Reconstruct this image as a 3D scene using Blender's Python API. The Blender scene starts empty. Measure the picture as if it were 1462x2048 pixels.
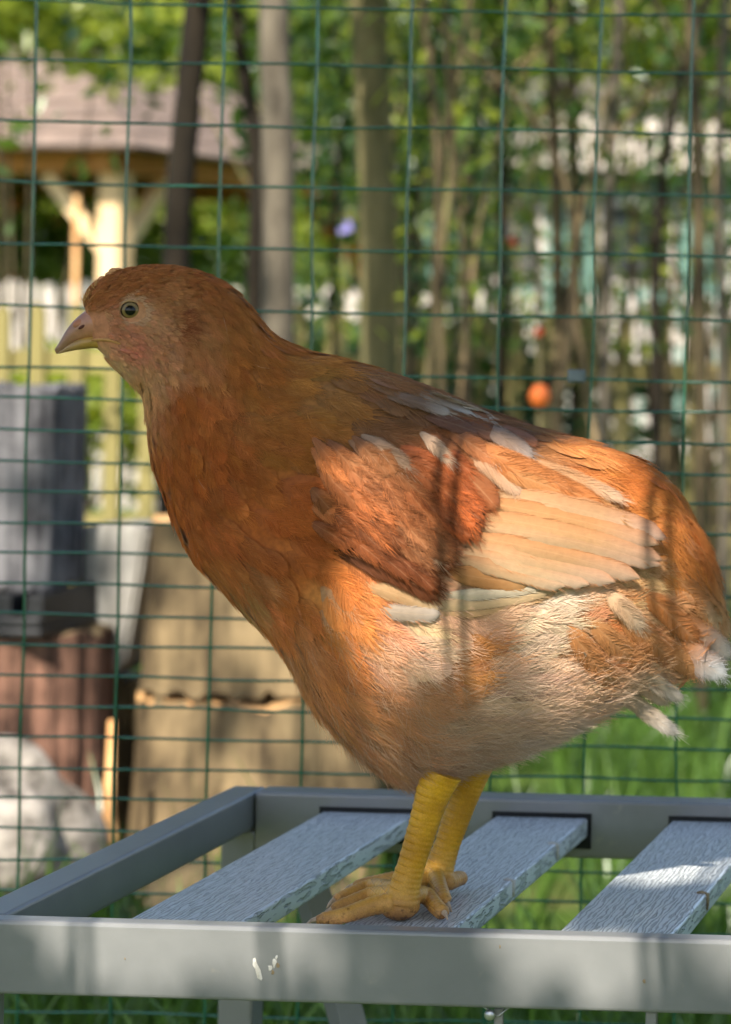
import bpy, bmesh, math, random
import numpy as np
from mathutils import Vector, Matrix
from mathutils.bvhtree import BVHTree

# ------------------------------------------------------------------ camera, sky, sun, exposure
sc = bpy.context.scene
COL = sc.collection
random.seed(7)
rng = np.random.default_rng(11)

FPX, CX, CY, ROLL = 5000.0, 2147.0, 697.0, 0.0204      # focal length and optical axis of the (cropped) photo, in its pixels
CAMZ = 0.7727
cam_data = bpy.data.cameras.new('camera')
cam = bpy.data.objects.new('camera', cam_data)
COL.objects.link(cam)
sc.camera = cam
cam_data.sensor_fit = 'AUTO'
cam_data.sensor_width = 36.0
cam_data.lens = FPX * 36.0 / 2048.0
cam_data.shift_x = (731.0 - CX) / 2048.0
cam_data.shift_y = (CY - 1024.0) / 2048.0
cam_data.clip_start = 0.02
cam_data.clip_end = 400.0
cr, sr = math.cos(ROLL), math.sin(ROLL)
cam.matrix_world = Matrix(((cr, -sr, 0, 0), (0, 0, -1, 0), (sr, cr, 0, CAMZ), (0, 0, 0, 1)))
cam_data.dof.use_dof = True
cam_data.dof.focus_distance = 1.40
cam_data.dof.aperture_fstop = 9.5
cam_data.dof.aperture_blades = 0

SUN_TO = Vector((-0.06, -0.74, 0.72)).normalized()        # direction towards the sun
world = bpy.data.worlds.new('World')
sc.world = world
world.use_nodes = True
wn = world.node_tree
wn.nodes.clear()
sky_node = wn.nodes.new('ShaderNodeTexSky')
sky_node.sky_type = 'NISHITA'
sky_node.sun_disc = False
sky_node.sun_elevation = math.asin(SUN_TO.z)
sky_node.sun_rotation = math.atan2(SUN_TO.x, SUN_TO.y)
sky_node.air_density = 1.0
sky_node.dust_density = 1.2
bgn = wn.nodes.new('ShaderNodeBackground')
bgn.inputs['Strength'].default_value = 0.115
won = wn.nodes.new('ShaderNodeOutputWorld')
wn.links.new(sky_node.outputs[0], bgn.inputs[0])
wn.links.new(bgn.outputs[0], won.inputs[0])
sun_data = bpy.data.lights.new('sun', 'SUN')
sun_data.energy = 4.9
sun_data.angle = math.radians(0.55)
sun_data.color = (1.0, 0.93, 0.82)
sun = bpy.data.objects.new('sun', sun_data)
COL.objects.link(sun)
sun.rotation_euler = SUN_TO.to_track_quat('Z', 'Y').to_euler()
sun.location = (0, -4, 6)
sc.view_settings.view_transform = 'Standard'
sc.view_settings.look = 'None'
sc.view_settings.exposure = 1.05
sc.view_settings.gamma = 1.0
sc.view_settings.use_curve_mapping = False
sc.cycles.max_bounces = 6
sc.cycles.diffuse_bounces = 3
sc.cycles.glossy_bounces = 2
sc.cycles.use_adaptive_sampling = True
sc.cycles.adaptive_threshold = 0.03
sc.cycles.transmission_bounces = 4
sc.cycles.transparent_max_bounces = 8
sc.cycles.use_denoising = True


def ray(px, py):
    u, v = px - CX, py - CY
    return np.array([(u * cr + v * sr) / FPX, 1.0, -(-u * sr + v * cr) / FPX])


def at(px, py, Y):
    """the point of the place at depth Y that the photo shows at a pixel"""
    d = ray(px, py)
    return np.array([d[0] * Y, Y, CAMZ + d[2] * Y])


def to_px(P):
    P = np.asarray(P, float)
    u = FPX * P[..., 0] / P[..., 1]
    v = -FPX * (P[..., 2] - CAMZ) / P[..., 1]
    return np.stack([CX + u * cr - v * sr, CY + u * sr + v * cr], -1)


# ------------------------------------------------------------------ helpers
def lin(rgb):
    out = []
    for c in rgb:
        c = c / 255.0
        out.append(c / 12.92 if c <= 0.04045 else ((c + 0.055) / 1.055) ** 2.4)
    return tuple(out)


def tag(o, label=None, cat=None, group=None, kind=None):
    if label: o['label'] = label
    if cat: o['category'] = cat
    if group: o['group'] = group
    if kind: o['kind'] = kind
    return o


def empty(name, loc=(0, 0, 0), parent=None, rz=0.0):
    o = bpy.data.objects.new(name, None)
    o.empty_display_size = 0.05
    COL.objects.link(o)
    o.location = loc
    o.rotation_euler = (0, 0, rz)
    if parent: o.parent = parent
    return o


def mesh_obj(name, verts, faces, mat, parent=None, smooth=False, loc=None):
    me = bpy.data.meshes.new(name)
    me.from_pydata([tuple(v) for v in verts], [], [tuple(f) for f in faces])
    me.update()
    o = bpy.data.objects.new(name, me)
    COL.objects.link(o)
    if mat: me.materials.append(mat)
    if smooth:
        me.polygons.foreach_set('use_smooth', [True] * len(me.polygons))
    if parent: o.parent = parent
    if loc is not None: o.location = loc
    return o


def bm_obj(name, bm, mat, parent=None, smooth=False, loc=None):
    me = bpy.data.meshes.new(name)
    bm.to_mesh(me)
    bm.free()
    if mat: me.materials.append(mat)
    if smooth:
        me.polygons.foreach_set('use_smooth', [True] * len(me.polygons))
    o = bpy.data.objects.new(name, me)
    COL.objects.link(o)
    if parent: o.parent = parent
    if loc is not None: o.location = loc
    return o


def box_bm(x0, x1, y0, y1, z0, z1, bev=0.0, seg=2):
    bm = bmesh.new()
    bmesh.ops.create_cube(bm, size=1.0)
    for v in bm.verts:
        v.co = Vector((x0 + (v.co.x + .5) * (x1 - x0), y0 + (v.co.y + .5) * (y1 - y0), z0 + (v.co.z + .5) * (z1 - z0)))
    if bev > 0:
        bmesh.ops.bevel(bm, geom=bm.edges[:], offset=bev, segments=seg, affect='EDGES', profile=0.5)
    return bm


def box(name, x0, x1, y0, y1, z0, z1, mat, parent=None, bev=0.0, seg=2):
    return bm_obj(name, box_bm(x0, x1, y0, y1, z0, z1, bev, seg), mat, parent, smooth=False)


def tube_arrays(pts, radii, n=8, caps=True, flat=1.0):
    """a tapered tube along points"""
    pts = np.asarray(pts, float)
    m = len(pts)
    radii = np.broadcast_to(np.asarray(radii, float), (m,))
    T = np.gradient(pts, axis=0)
    T /= np.linalg.norm(T, axis=1)[:, None] + 1e-12
    ref = np.array([0, 0, 1.0]) if abs(T[0][2]) < 0.9 else np.array([0, 1.0, 0])
    N = np.zeros_like(pts)
    nrm = np.cross(np.cross(T[0], ref), T[0])
    for i in range(m):
        nrm = nrm - T[i] * np.dot(nrm, T[i])
        nrm /= np.linalg.norm(nrm) + 1e-12
        N[i] = nrm
    B = np.cross(T, N)
    a = np.linspace(0, 2 * math.pi, n, endpoint=False)
    V = (pts[:, None, :] + radii[:, None, None] * (np.cos(a)[None, :, None] * N[:, None, :] * flat + np.sin(a)[None, :, None] * B[:, None, :])).reshape(-1, 3)
    F = []
    for i in range(m - 1):
        for j in range(n):
            k = (j + 1) % n
            F.append((i * n + j, i * n + k, (i + 1) * n + k, (i + 1) * n + j))
    if caps:
        F.append(tuple(range(n - 1, -1, -1)))
        F.append(tuple((m - 1) * n + j for j in range(n)))
    return V, F


def tube(name, pts, radii, mat, parent=None, n=8, loc=None):
    V, F = tube_arrays(pts, radii, n)
    return mesh_obj(name, V, F, mat, parent, smooth=True, loc=loc)


def crspline(P, m):
    """Catmull-Rom through the rows of P, m samples"""
    P = np.asarray(P, float)
    n = len(P)
    Q = np.vstack([2 * P[0] - P[1], P, 2 * P[-1] - P[-2]])
    t = np.linspace(0, n - 1, m)
    i = np.clip(t.astype(int), 0, n - 2)
    f = (t - i)[:, None]
    a, b, c, d = Q[i], Q[i + 1], Q[i + 2], Q[i + 3]
    return 0.5 * (2 * b + (c - a) * f + (2 * a - 5 * b + 4 * c - d) * f ** 2 + (3 * b - a - 3 * c + d) * f ** 3)


class NT:
    def __init__(self, name):
        self.m = bpy.data.materials.new(name)
        self.m.use_nodes = True
        self.t = self.m.node_tree
        self.t.nodes.clear()
        self.out = self.t.nodes.new('ShaderNodeOutputMaterial')
        self.b = self.t.nodes.new('ShaderNodeBsdfPrincipled')
        self.t.links.new(self.b.outputs[0], self.out.inputs[0])

    def n(self, kind, **kw):
        x = self.t.nodes.new(kind)
        for k, v in kw.items():
            if k.startswith('i_'):
                x.inputs[int(k[2:]) if k[2:].isdigit() else k[2:].replace('_', ' ')].default_value = v
            else:
                setattr(x, k, v)
        return x

    def l(self, a, b):
        self.t.links.new(a, b)

    def coords(self, scale=(1, 1, 1), kind='Object'):
        tc = self.n('ShaderNodeTexCoord')
        mp = self.n('ShaderNodeMapping')
        mp.inputs['Scale'].default_value = scale
        self.l(tc.outputs[kind], mp.inputs[0])
        return mp.outputs[0]

    def noise(self, vec, scale, detail=4.0, rough=0.6):
        x = self.n('ShaderNodeTexNoise')
        x.inputs['Scale'].default_value = scale
        x.inputs['Detail'].default_value = detail
        x.inputs['Roughness'].default_value = rough
        if vec is not None: self.l(vec, x.inputs['Vector'])
        return x.outputs['Fac']

    def ramp(self, fac, stops):
        r = self.n('ShaderNodeValToRGB')
        e = r.color_ramp.elements
        while len(e) < len(stops): e.new(0.5)
        for el, (p, c) in zip(e, stops):
            el.position = p
            el.color = (*c, 1.0) if len(c) == 3 else c
        self.l(fac, r.inputs[0])
        return r.outputs[0]

    def bump(self, height, strength=0.3, dist=0.001):
        b = self.n('ShaderNodeBump')
        b.inputs['Strength'].default_value = strength
        b.inputs['Distance'].default_value = dist
        self.l(height, b.inputs['Height'])
        self.l(b.outputs[0], self.b.inputs['Normal'])
        return b

    def mix(self, fac, a, b, mode='MIX'):
        x = self.n('ShaderNodeMix', data_type='RGBA', blend_type=mode)
        for s, v in ((x.inputs[0], fac), (x.inputs[6], a), (x.inputs[7], b)):
            if hasattr(v, 'type') and hasattr(v, 'is_output'): self.l(v, s)
            elif isinstance(v, (int, float)): s.default_value = v
            else: s.default_value = (*v, 1.0)
        return x.outputs[2]

    def math(self, op, a, b=0.0):
        x = self.n('ShaderNodeMath', operation=op)
        for s, v in ((x.inputs[0], a), (x.inputs[1], b)):
            if hasattr(v, 'is_output'): self.l(v, s)
            else: s.default_value = v
        return x.outputs[0]


def simple_mat(name, c1, c2, scale=8.0, stretch=(1, 1, 1), rough=0.8, bump=0.3, bdist=0.003, spec=0.3, detail=6.0, metallic=0.0, contrast=False):
    m = NT(name)
    v = m.coords(stretch)
    f = m.noise(v, scale, detail)
    if contrast:
        f2 = m.noise(m.coords((1, 1, 1)), scale * .35, 4.0)
        f = m.math('ADD', m.math('MULTIPLY', f, .65), m.math('MULTIPLY', f2, .35))
        c = m.ramp(f, [(0.38, c1), (0.60, c2)])
    else:
        c = m.ramp(f, [(0.3, c1), (0.7, c2)])
    m.l(c, m.b.inputs['Base Color'])
    m.b.inputs['Roughness'].default_value = rough
    m.b.inputs['Specular IOR Level'].default_value = spec
    m.b.inputs['Metallic'].default_value = metallic
    if bump: m.bump(f, bump, bdist)
    return m.m


def leaf_mat(name, c1, c2, trans=0.45):
    """leaf faces: colour varies from leaf to leaf, light passes through"""
    m = NT(name)
    at_ = m.n('ShaderNodeAttribute', attribute_name='rnd')
    c = m.ramp(at_.outputs['Fac'], [(0.0, c1), (1.0, c2)])
    m.l(c, m.b.inputs['Base Color'])
    m.b.inputs['Roughness'].default_value = 0.33
    m.b.inputs['Specular IOR Level'].default_value = 0.5
    tr = m.n('ShaderNodeBsdfTranslucent')
    c2n = m.mix(1.0, c, (1.5, 1.5, 0.7), 'MULTIPLY')
    m.l(c2n, tr.inputs[0])
    mx = m.n('ShaderNodeMixShader')
    mx.inputs[0].default_value = trans
    m.l(m.b.outputs[0], mx.inputs[1])
    m.l(tr.outputs[0], mx.inputs[2])
    m.l(mx.outputs[0], m.out.inputs[0])
    return m.m


def leaf_mesh(name, centers, size, mat, parent=None, droop=0.0, aspect=0.42, vert=0.0, r=None):
    """one mesh of leaf-shaped faces (4 triangles folded at the midrib), at the given points"""
    r = r or rng
    C = np.asarray(centers, float)
    n = len(C)
    if n == 0: return None
    d = r.normal(size=(n, 3))
    d[:, 2] = d[:, 2] * (0.7 + vert) - droop
    d /= np.linalg.norm(d, axis=1)[:, None]
    q = r.normal(size=(n, 3))
    b = np.cross(d, q)
    b /= np.linalg.norm(b, axis=1)[:, None] + 1e-9
    nn = np.cross(d, b)
    L = size * r.uniform(0.65, 1.35, n)[:, None]
    W = L * aspect * 0.5
    base = C - d * L * 0.5
    tip = C + d * L * 0.5 - np.array([0, 0, 1]) * L * 0.12
    s1 = C + b * W + nn * W * 0.35 - d * L * 0.05
    s2 = C - b * W + nn * W * 0.35 - d * L * 0.05
    V = np.stack([base, s1, tip, s2], 1).reshape(-1, 3)
    idx = np.arange(n) * 4
    F = np.concatenate([np.stack([idx, idx + 1, idx + 2], 1), np.stack([idx, idx + 2, idx + 3], 1)])
    me = bpy.data.meshes.new(name)
    me.vertices.add(len(V)); me.vertices.foreach_set('co', V.ravel())
    me.loops.add(F.size); me.loops.foreach_set('vertex_index', F.ravel().astype(np.int32))
    me.polygons.add(len(F))
    me.polygons.foreach_set('loop_start', (np.arange(len(F)) * 3).astype(np.int32))
    me.polygons.foreach_set('loop_total', np.full(len(F), 3, np.int32))
    me.update(calc_edges=True)
    a = me.attributes.new('rnd', 'FLOAT', 'POINT')
    a.data.foreach_set('value', np.repeat(r.random(n), 4).astype(np.float32))
    me.materials.append(mat)
    o = bpy.data.objects.new(name, me)
    COL.objects.link(o)
    if parent: o.parent = parent
    return o


def hair_obj(name, pts, radius, colors, mat, parent=None):
    """strands: pts (N, k, 3), radius root value per strand or (N, k), colors (N, 3)"""
    N, k, _ = pts.shape
    hc = bpy.data.hair_curves.new(name)
    hc.add_curves([k] * N)
    hc.attributes['position'].data.foreach_set('vector', pts.astype(np.float32).ravel())
    if 'radius' not in hc.attributes: hc.attributes.new('radius', 'FLOAT', 'POINT')
    rad = np.asarray(radius, np.float32)
    if rad.ndim < 2:
        rad = np.broadcast_to(rad.reshape(-1, 1), (N, 1)) * np.linspace(1.0, 0.35, k)[None, :]
    hc.attributes['radius'].data.foreach_set('value', np.ascontiguousarray(rad, np.float32).ravel())
    ca = hc.attributes.new('col', 'FLOAT_COLOR', 'CURVE')
    cc = np.concatenate([colors, np.ones((N, 1))], 1).astype(np.float32)
    ca.data.foreach_set('color', cc.ravel())
    hc.materials.append(mat)
    o = bpy.data.objects.new(name, hc)
    COL.objects.link(o)
    if parent: o.parent = parent
    return o


# ------------------------------------------------------------------ materials
def M_alu():
    m = NT('grey_powder_coat')
    v = m.coords()
    f = m.noise(v, 14.0, 5.0)
    c = m.ramp(f, [(0.25, lin((106, 107, 107))), (0.75, lin((124, 124, 123)))])
    g = m.noise(v, 55.0, 3.0)
    dirt = m.ramp(g, [(0.66, (0, 0, 0)), (0.76, (0.35, 0.35, 0.35))])
    c2 = m.mix(dirt, c, lin((150, 145, 132)))
    m.l(c2, m.b.inputs['Base Color'])
    m.b.inputs['Roughness'].default_value = 0.32
    m.b.inputs['Specular IOR Level'].default_value = 0.6
    fine = m.noise(v, 900.0, 2.0)
    m.bump(fine, 0.08, 0.0004)
    return m.m


def M_slat():
    """grey plastic lumber with embossed wood grain"""
    m = NT('embossed_plastic_slat')
    v = m.coords((1.0, 0.17, 1.0))
    big = m.noise(v, 22.0, 2.0)
    w = m.n('ShaderNodeTexWave', wave_type='BANDS', bands_direction='X', wave_profile='SIN')
    w.inputs['Scale'].default_value = 120.0
    w.inputs['Distortion'].default_value = 9.0
    w.inputs['Detail'].default_value = 2.5
    w.inputs['Detail Scale'].default_value = 2.2
    m.l(v, w.inputs['Vector'])
    v2 = m.coords((1.0, 0.25, 1.0))
    fine = m.noise(v2, 420.0, 2.0)
    h = m.math('MULTIPLY', w.outputs['Fac'], 0.75)
    h2 = m.math('ADD', h, m.math('MULTIPLY', fine, 0.8))
    sharp = m.ramp(h2, [(0.5, (0, 0, 0)), (0.72, (1, 1, 1))])
    c = m.ramp(big, [(0.3, lin((168, 172, 172))), (0.7, lin((188, 191, 190)))])
    c2 = m.mix(m.math('MULTIPLY', sharp, 0.6), c, lin((232, 235, 236)))
    m.l(c2, m.b.inputs['Base Color'])
    m.b.inputs['Roughness'].default_value = 0.24
    m.b.inputs['Specular IOR Level'].default_value = 0.65
    m.bump(sharp, 1.0, 0.0022)
    return m.m


MAT = {}
MAT['alu'] = M_alu()
MAT['slat'] = M_slat()
MAT['slot'] = simple_mat('slot_black', (0.006, 0.006, 0.007), (0.012, 0.012, 0.012), rough=0.7, bump=0)  # plain black for the thin plates round the slat ends
MAT['steel'] = simple_mat('zinc_steel', lin((150, 152, 155)), lin((190, 192, 196)), 60, rough=0.35, metallic=0.8, bump=0)
MAT['clip'] = simple_mat('dull_clip_metal', lin((92, 104, 106)), lin((128, 138, 140)), 60, rough=0.4, metallic=0.5, bump=0)
MAT['dropping'] = simple_mat('dried_dropping', lin((160, 156, 146)), lin((196, 193, 186)), 300, rough=0.9, bump=0.6, bdist=0.001)
MAT['dropping_brown'] = simple_mat('brown_dropping', lin((96, 80, 58)), lin((150, 134, 104)), 300, rough=0.9, bump=0.6, bdist=0.001)
MAT['wire'] = simple_mat('green_pvc_wire', lin((20, 76, 56)), lin((36, 104, 80)), 30, rough=0.2, spec=0.6, bump=0.1, bdist=0.0004)
MAT['wood'] = simple_mat('gazebo_timber', lin((176, 112, 56)), lin((206, 146, 84)), 6, (1, 1, 0.15), rough=0.7, bump=0.2)
MAT['wood_lit'] = simple_mat('sunlit_timber', lin((226, 190, 142)), lin((240, 210, 165)), 6, (1, 1, 0.15), rough=0.7, bump=0.2)  # gazebo timber again, with sunlight put into the colour
MAT['wood_orange'] = simple_mat('orange_timber', lin((178, 104, 50)), lin((206, 132, 70)), 6, (1, 1, 0.15), rough=0.7, bump=0.2)
MAT['roof'] = simple_mat('roof_shingle', lin((88, 76, 68)), lin((150, 130, 116)), 7, (1, 1, 3), rough=0.9, bump=0.4, bdist=0.01)
MAT['olive_wood'] = simple_mat('weathered_olive_board', lin((112, 104, 62)), lin((150, 138, 88)), 10, (1, 1, 0.12), rough=0.9, bump=0.3)
MAT['white_paint'] = simple_mat('white_paint', lin((178, 168, 158)), lin((192, 184, 174)), 8, rough=0.6, bump=0.1)
MAT['house_wall'] = simple_mat('house_render', lin((186, 174, 160)), lin((200, 190, 178)), 3, rough=0.9, bump=0.1)
MAT['house_teal'] = simple_mat('teal_boards', lin((84, 118, 106)), lin((112, 146, 134)), 3, (1, 1, 0.2), rough=0.7, bump=0.1)
MAT['house_roof'] = simple_mat('house_roof_tile', lin((84, 78, 66)), lin((118, 108, 92)), 4, rough=0.8, bump=0.2)
MAT['glass'] = simple_mat('window_glass', (0.02, 0.025, 0.03), (0.03, 0.035, 0.04), 1, rough=0.05, spec=0.8, bump=0)
MAT['bark_dark'] = simple_mat('dark_bark', lin((20, 16, 10)), lin((42, 34, 22)), 40, (1, 1, 0.2), rough=0.95, bump=0.8, bdist=0.01)
MAT['bark_grey'] = simple_mat('grey_bark', lin((70, 63, 53)), lin((112, 103, 88)), 40, (1, 1, 0.25), rough=0.9, bump=0.6, bdist=0.006)
MAT['bark_olive'] = simple_mat('olive_bark', lin((82, 78, 48)), lin((122, 112, 76)), 40, (1, 1, 0.25), rough=0.9, bump=0.6, bdist=0.006)
MAT['bark_brown'] = simple_mat('brown_bark', lin((46, 40, 27)), lin((92, 80, 56)), 40, (1, 1, 0.2), rough=0.95, bump=0.7, bdist=0.006, contrast=True)
MAT['log_grey'] = simple_mat('weathered_grey_log', lin((34, 34, 38)), lin((112, 110, 112)), 55, (1, 1, 0.12), rough=0.95, bump=0.9, bdist=0.01, contrast=True)
MAT['log_red'] = simple_mat('reddish_bark', lin((34, 23, 18)), lin((136, 100, 82)), 60, (1, 1, 0.12), rough=0.95, bump=0.9, bdist=0.012, contrast=True)
MAT['log_tan'] = simple_mat('tan_split_wood', lin((54, 44, 30)), lin((140, 120, 88)), 26, (1, 1, 0.16), rough=0.9, bump=0.5, bdist=0.008, contrast=True)
MAT['log_orange'] = simple_mat('cut_wood_face', lin((190, 136, 84)), lin((222, 178, 122)), 12, rough=0.9, bump=0.3)
MAT['stone'] = simple_mat('pale_stone', lin((44, 39, 33)), lin((158, 150, 140)), 26, rough=0.95, bump=0.8, bdist=0.02, contrast=True)
MAT['plank_grey'] = simple_mat('pale_grey_plank', lin((118, 114, 106)), lin((176, 172, 164)), 30, (1, 1, 0.15), rough=0.9, bump=0.3, contrast=True)
MAT['black'] = simple_mat('black_plastic', (0.012, 0.012, 0.013), (0.025, 0.025, 0.026), 20, rough=0.5, bump=0.1)
MAT['orange'] = simple_mat('orange_plastic', lin((206, 92, 40)), lin((220, 116, 50)), 12, rough=0.5, bump=0)
MAT['red'] = simple_mat('red_petal', lin((226, 70, 40)), lin((240, 96, 60)), 20, rough=0.6, bump=0)
MAT['pink'] = simple_mat('pink_petal', lin((236, 170, 180)), lin((246, 190, 196)), 20, rough=0.6, bump=0)
MAT['violet'] = simple_mat('violet_petal', lin((160, 150, 226)), lin((180, 170, 240)), 20, rough=0.6, bump=0)
MAT['leaf_dark'] = leaf_mat('leaf_dark', (0.018, 0.045, 0.012), (0.05, 0.11, 0.025), 0.35)
MAT['leaf_mid'] = leaf_mat('leaf_mid', (0.035, 0.075, 0.012), (0.13, 0.20, 0.028), 0.45)
MAT['leaf_light'] = leaf_mat('leaf_light', (0.10, 0.15, 0.015), (0.36, 0.40, 0.055), 0.5)
MAT['grass'] = leaf_mat('grass_blade', (0.045, 0.10, 0.016), (0.13, 0.23, 0.04), 0.35)
mg = NT('soil_and_turf')
vg = mg.coords((1, 1, 1))
fg = mg.noise(vg, 1.1, 6.0)
cg = mg.ramp(fg, [(0.35, lin((84, 98, 44))), (0.52, lin((70, 92, 36))), (0.68, lin((104, 92, 62)))])
mg.l(cg, mg.b.inputs['Base Color'])
mg.b.inputs['Roughness'].default_value = 1.0
mg.b.inputs['Specular IOR Level'].default_value = 0.1
mg.bump(mg.noise(vg, 40.0, 5.0), 0.6, 0.02)
MAT['ground'] = mg.m

# ------------------------------------------------------------------ ground
nx, ny = 90, 90
gx = np.concatenate([np.linspace(-120, -8, 20), np.linspace(-7.5, 5, 50), np.linspace(6, 120, 20)])
gy = np.concatenate([np.linspace(-60, -2, 12), np.linspace(-1.5, 12, 58), np.linspace(13, 260, 20)])
GX, GY = np.meshgrid(gx, gy)
GZ = 0.02 * np.sin(GX * 2.1 + 1) * np.sin(GY * 1.7) + 0.012 * np.sin(GX * 5.3) * np.cos(GY * 4.1) - 0.02
gv = np.stack([GX, GY, GZ], -1).reshape(-1, 3)
w_, h_ = len(gx), len(gy)
gf = [(j * w_ + i, j * w_ + i + 1, (j + 1) * w_ + i + 1, (j + 1) * w_ + i) for j in range(h_ - 1) for i in range(w_ - 1)]
ground = mesh_obj('ground', gv, gf, MAT['ground'], smooth=True)
tag(ground, 'grassy garden ground with bare brown soil patches', 'ground', kind='structure')


def ground_z(x, y):
    return 0.02 * np.sin(x * 2.1 + 1) * np.sin(y * 1.7) + 0.012 * np.sin(x * 5.3) * np.cos(y * 4.1) - 0.02


def grass_obj(n):
    Y = 2.3 + 6.5 * rng.random(n) ** 1.6
    X = -Y * 0.52 - 0.4 + (Y * 0.52 + 0.9) * rng.random(n) * 1.25
    keep = ~((X < -0.62 - (Y - 3.3) * 0.25) & (Y > 2.9) & (Y < 4.6) & (X > -2.2) & (rng.random(n) < 0.93))
    X, Y = X[keep], Y[keep]
    n = len(X)
    H = rng.uniform(0.05, 0.15, n) * (1 + 0.6 * (rng.random(n) < 0.1))
    a = rng.uniform(0, 2 * np.pi, n)
    w = rng.uniform(0.0018, 0.0042, n)
    lean = H * rng.uniform(0.1, 0.7, n)
    b = rng.uniform(0, 2 * np.pi, n)
    base = np.stack([X, Y, ground_z(X, Y) - 0.004], -1)
    side = np.stack([np.cos(a), np.sin(a), 0 * a], -1) * w[:, None]
    ln = np.stack([np.cos(b) * lean, np.sin(b) * lean, H], -1)
    mid = base + ln * np.array([0.35, 0.35, 0.6])
    V = np.stack([base - side, base + side, mid + side * .8, mid - side * .8, base + ln], 1).reshape(-1, 3)
    i = np.arange(n) * 5
    F = np.concatenate([np.stack([i, i + 1, i + 2], 1), np.stack([i, i + 2, i + 3], 1), np.stack([i + 3, i + 2, i + 4], 1)])
    me = bpy.data.meshes.new('grass')
    me.vertices.add(len(V)); me.vertices.foreach_set('co', V.ravel())
    me.loops.add(F.size); me.loops.foreach_set('vertex_index', F.ravel().astype(np.int32))
    me.polygons.add(len(F))
    me.polygons.foreach_set('loop_start', (np.arange(len(F)) * 3).astype(np.int32))
    me.polygons.foreach_set('loop_total', np.full(len(F), 3, np.int32))
    me.update(calc_edges=True)
    at_ = me.attributes.new('rnd', 'FLOAT', 'POINT')
    at_.data.foreach_set('value', np.repeat(rng.random(n), 5).astype(np.float32))
    me.materials.append(MAT['grass'])
    o = bpy.data.objects.new('grass', me)
    COL.objects.link(o)
    tag(o, 'loose green grass growing beyond the wire fence', 'grass', kind='stuff')


grass_obj(60000)

# ------------------------------------------------------------------ bench with grey slats
BENCH_YAW, BENCH_Y, BENCH_TOP = -0.0318, 1.3413, 0.45
bench = empty('slatted_bench', (0, BENCH_Y, 0), rz=BENCH_YAW)
tag(bench, 'grey metal bench with embossed plastic slats under the hen', 'bench')
zt = BENCH_TOP
L_ = 0.3936
XL, XR = -0.6049, 0.10
SLATZ = zt - 0.012


def rail_box(name, x0, x1, y0, y1, z0, z1, mat, bev=0.0022):
    return box(name, x0, x1, y0, y1, z0, z1, mat, bench, bev, 3)


rail_box('front_rail', XL - 0.0005, XR, 0.0, 0.014, zt - 0.0405, zt, MAT['alu'])
br = rail_box('back_rail', XL + 0.0245, XR, L_, L_ + 0.026, zt - 0.0405, zt, MAT['alu'])
rail_box('side_rail', XL, XL + 0.0232, 0.0155, L_ + 0.026, zt - 0.027, zt - 0.0004, MAT['alu'])
rail_box('side_rail', XR - 0.0232, XR - 0.001, 0.0155, L_ - 0.001, zt - 0.027, zt - 0.0004, MAT['alu'])
slat_x = [-0.5317, -0.4097, -0.2858, -0.1638, -0.0418]
for x in slat_x:
    s = rail_box('slat', x, x + 0.0648, 0.016, L_ - 0.0006, SLATZ - 0.0135, SLATZ, MAT['slat'], 0.0016)
    sl = box('slot', x - 0.0025, x + 0.0674, L_ - 0.0009, L_ - 0.0004, SLATZ - 0.0215, SLATZ + 0.0032, MAT['slot'], bench)
# legs
for x0 in (XL + 0.0005, XR - 0.026):
    rail_box('leg', x0, x0 + 0.0245, L_ + 0.001, L_ + 0.025, 0.0, zt - 0.0275 if x0 < -0.3 else zt - 0.041, MAT['alu'])
    rail_box('leg', x0 - (0.0 if x0 > -0.3 else 0.0), x0 + 0.0245, 0.0005, 0.0135, 0.0, zt - 0.041, MAT['alu'])
# slanting braces below the back left corner
Vb, Fb = tube_arrays([(XL + 0.056, L_ + 0.006, zt - 0.041), (XL + 0.115, L_ + 0.006, zt - 0.24)], 0.013, 4)
mesh_obj('brace', Vb, Fb, MAT['alu'], bench)
Vb, Fb = tube_arrays([(XR - 0.056, L_ + 0.006, zt - 0.041), (XR - 0.115, L_ + 0.006, zt - 0.24)], 0.013, 4)
mesh_obj('brace', Vb, Fb, MAT['alu'], bench)
box('stretcher', XL + 0.026, XR - 0.027, L_ + 0.006, L_ + 0.02, 0.12, 0.145, MAT['alu'], bench, 0.002)
# bolt and wire tie hanging under the front rail, and a small foot bracket beside it
for bx_ in (-0.3098,):
    bm = bmesh.new()
    bmesh.ops.create_uvsphere(bm, u_segments=14, v_segments=10, radius=0.0031)
    bmesh.ops.scale(bm, verts=bm.verts, vec=(1, .6, 1))
    bm_obj('bolt_head', bm, MAT['steel'], bench, True, (bx_, 0.006, zt - 0.0455))
    tube('wire_tie', [(bx_ - .006, .009, zt - .0405), (bx_ - .001, .009, zt - .044), (bx_ + .004, .009, zt - .047), (bx_ + .011, .009, zt - .0405)], .0007, MAT['steel'], bench, 6)
    box('bracket', bx_ + .0015, bx_ + .0065, .0085, .012, zt - .075, zt - .0425, MAT['alu'], bench, .0008)
box('bracket', -0.2245, -0.2185, .004, .010, zt - .075, zt - .0408, MAT['alu'], bench, .0008)


def blob(name, c, pts, r, mat, y=-0.0007):
    """a flat dried splash on the bench"""
    bm = bmesh.new()
    vs = []
    n = len(pts)
    for (x, z) in pts: vs.append(bm.verts.new((c[0] + x, c[1], c[2] + z)))
    ctr = bm.verts.new((c[0], c[1] - r, c[2]))
    for i in range(n):
        bm.faces.new((vs[i], vs[(i + 1) % n], ctr))
    return bm_obj(name, bm, mat, bench, True)


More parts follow.
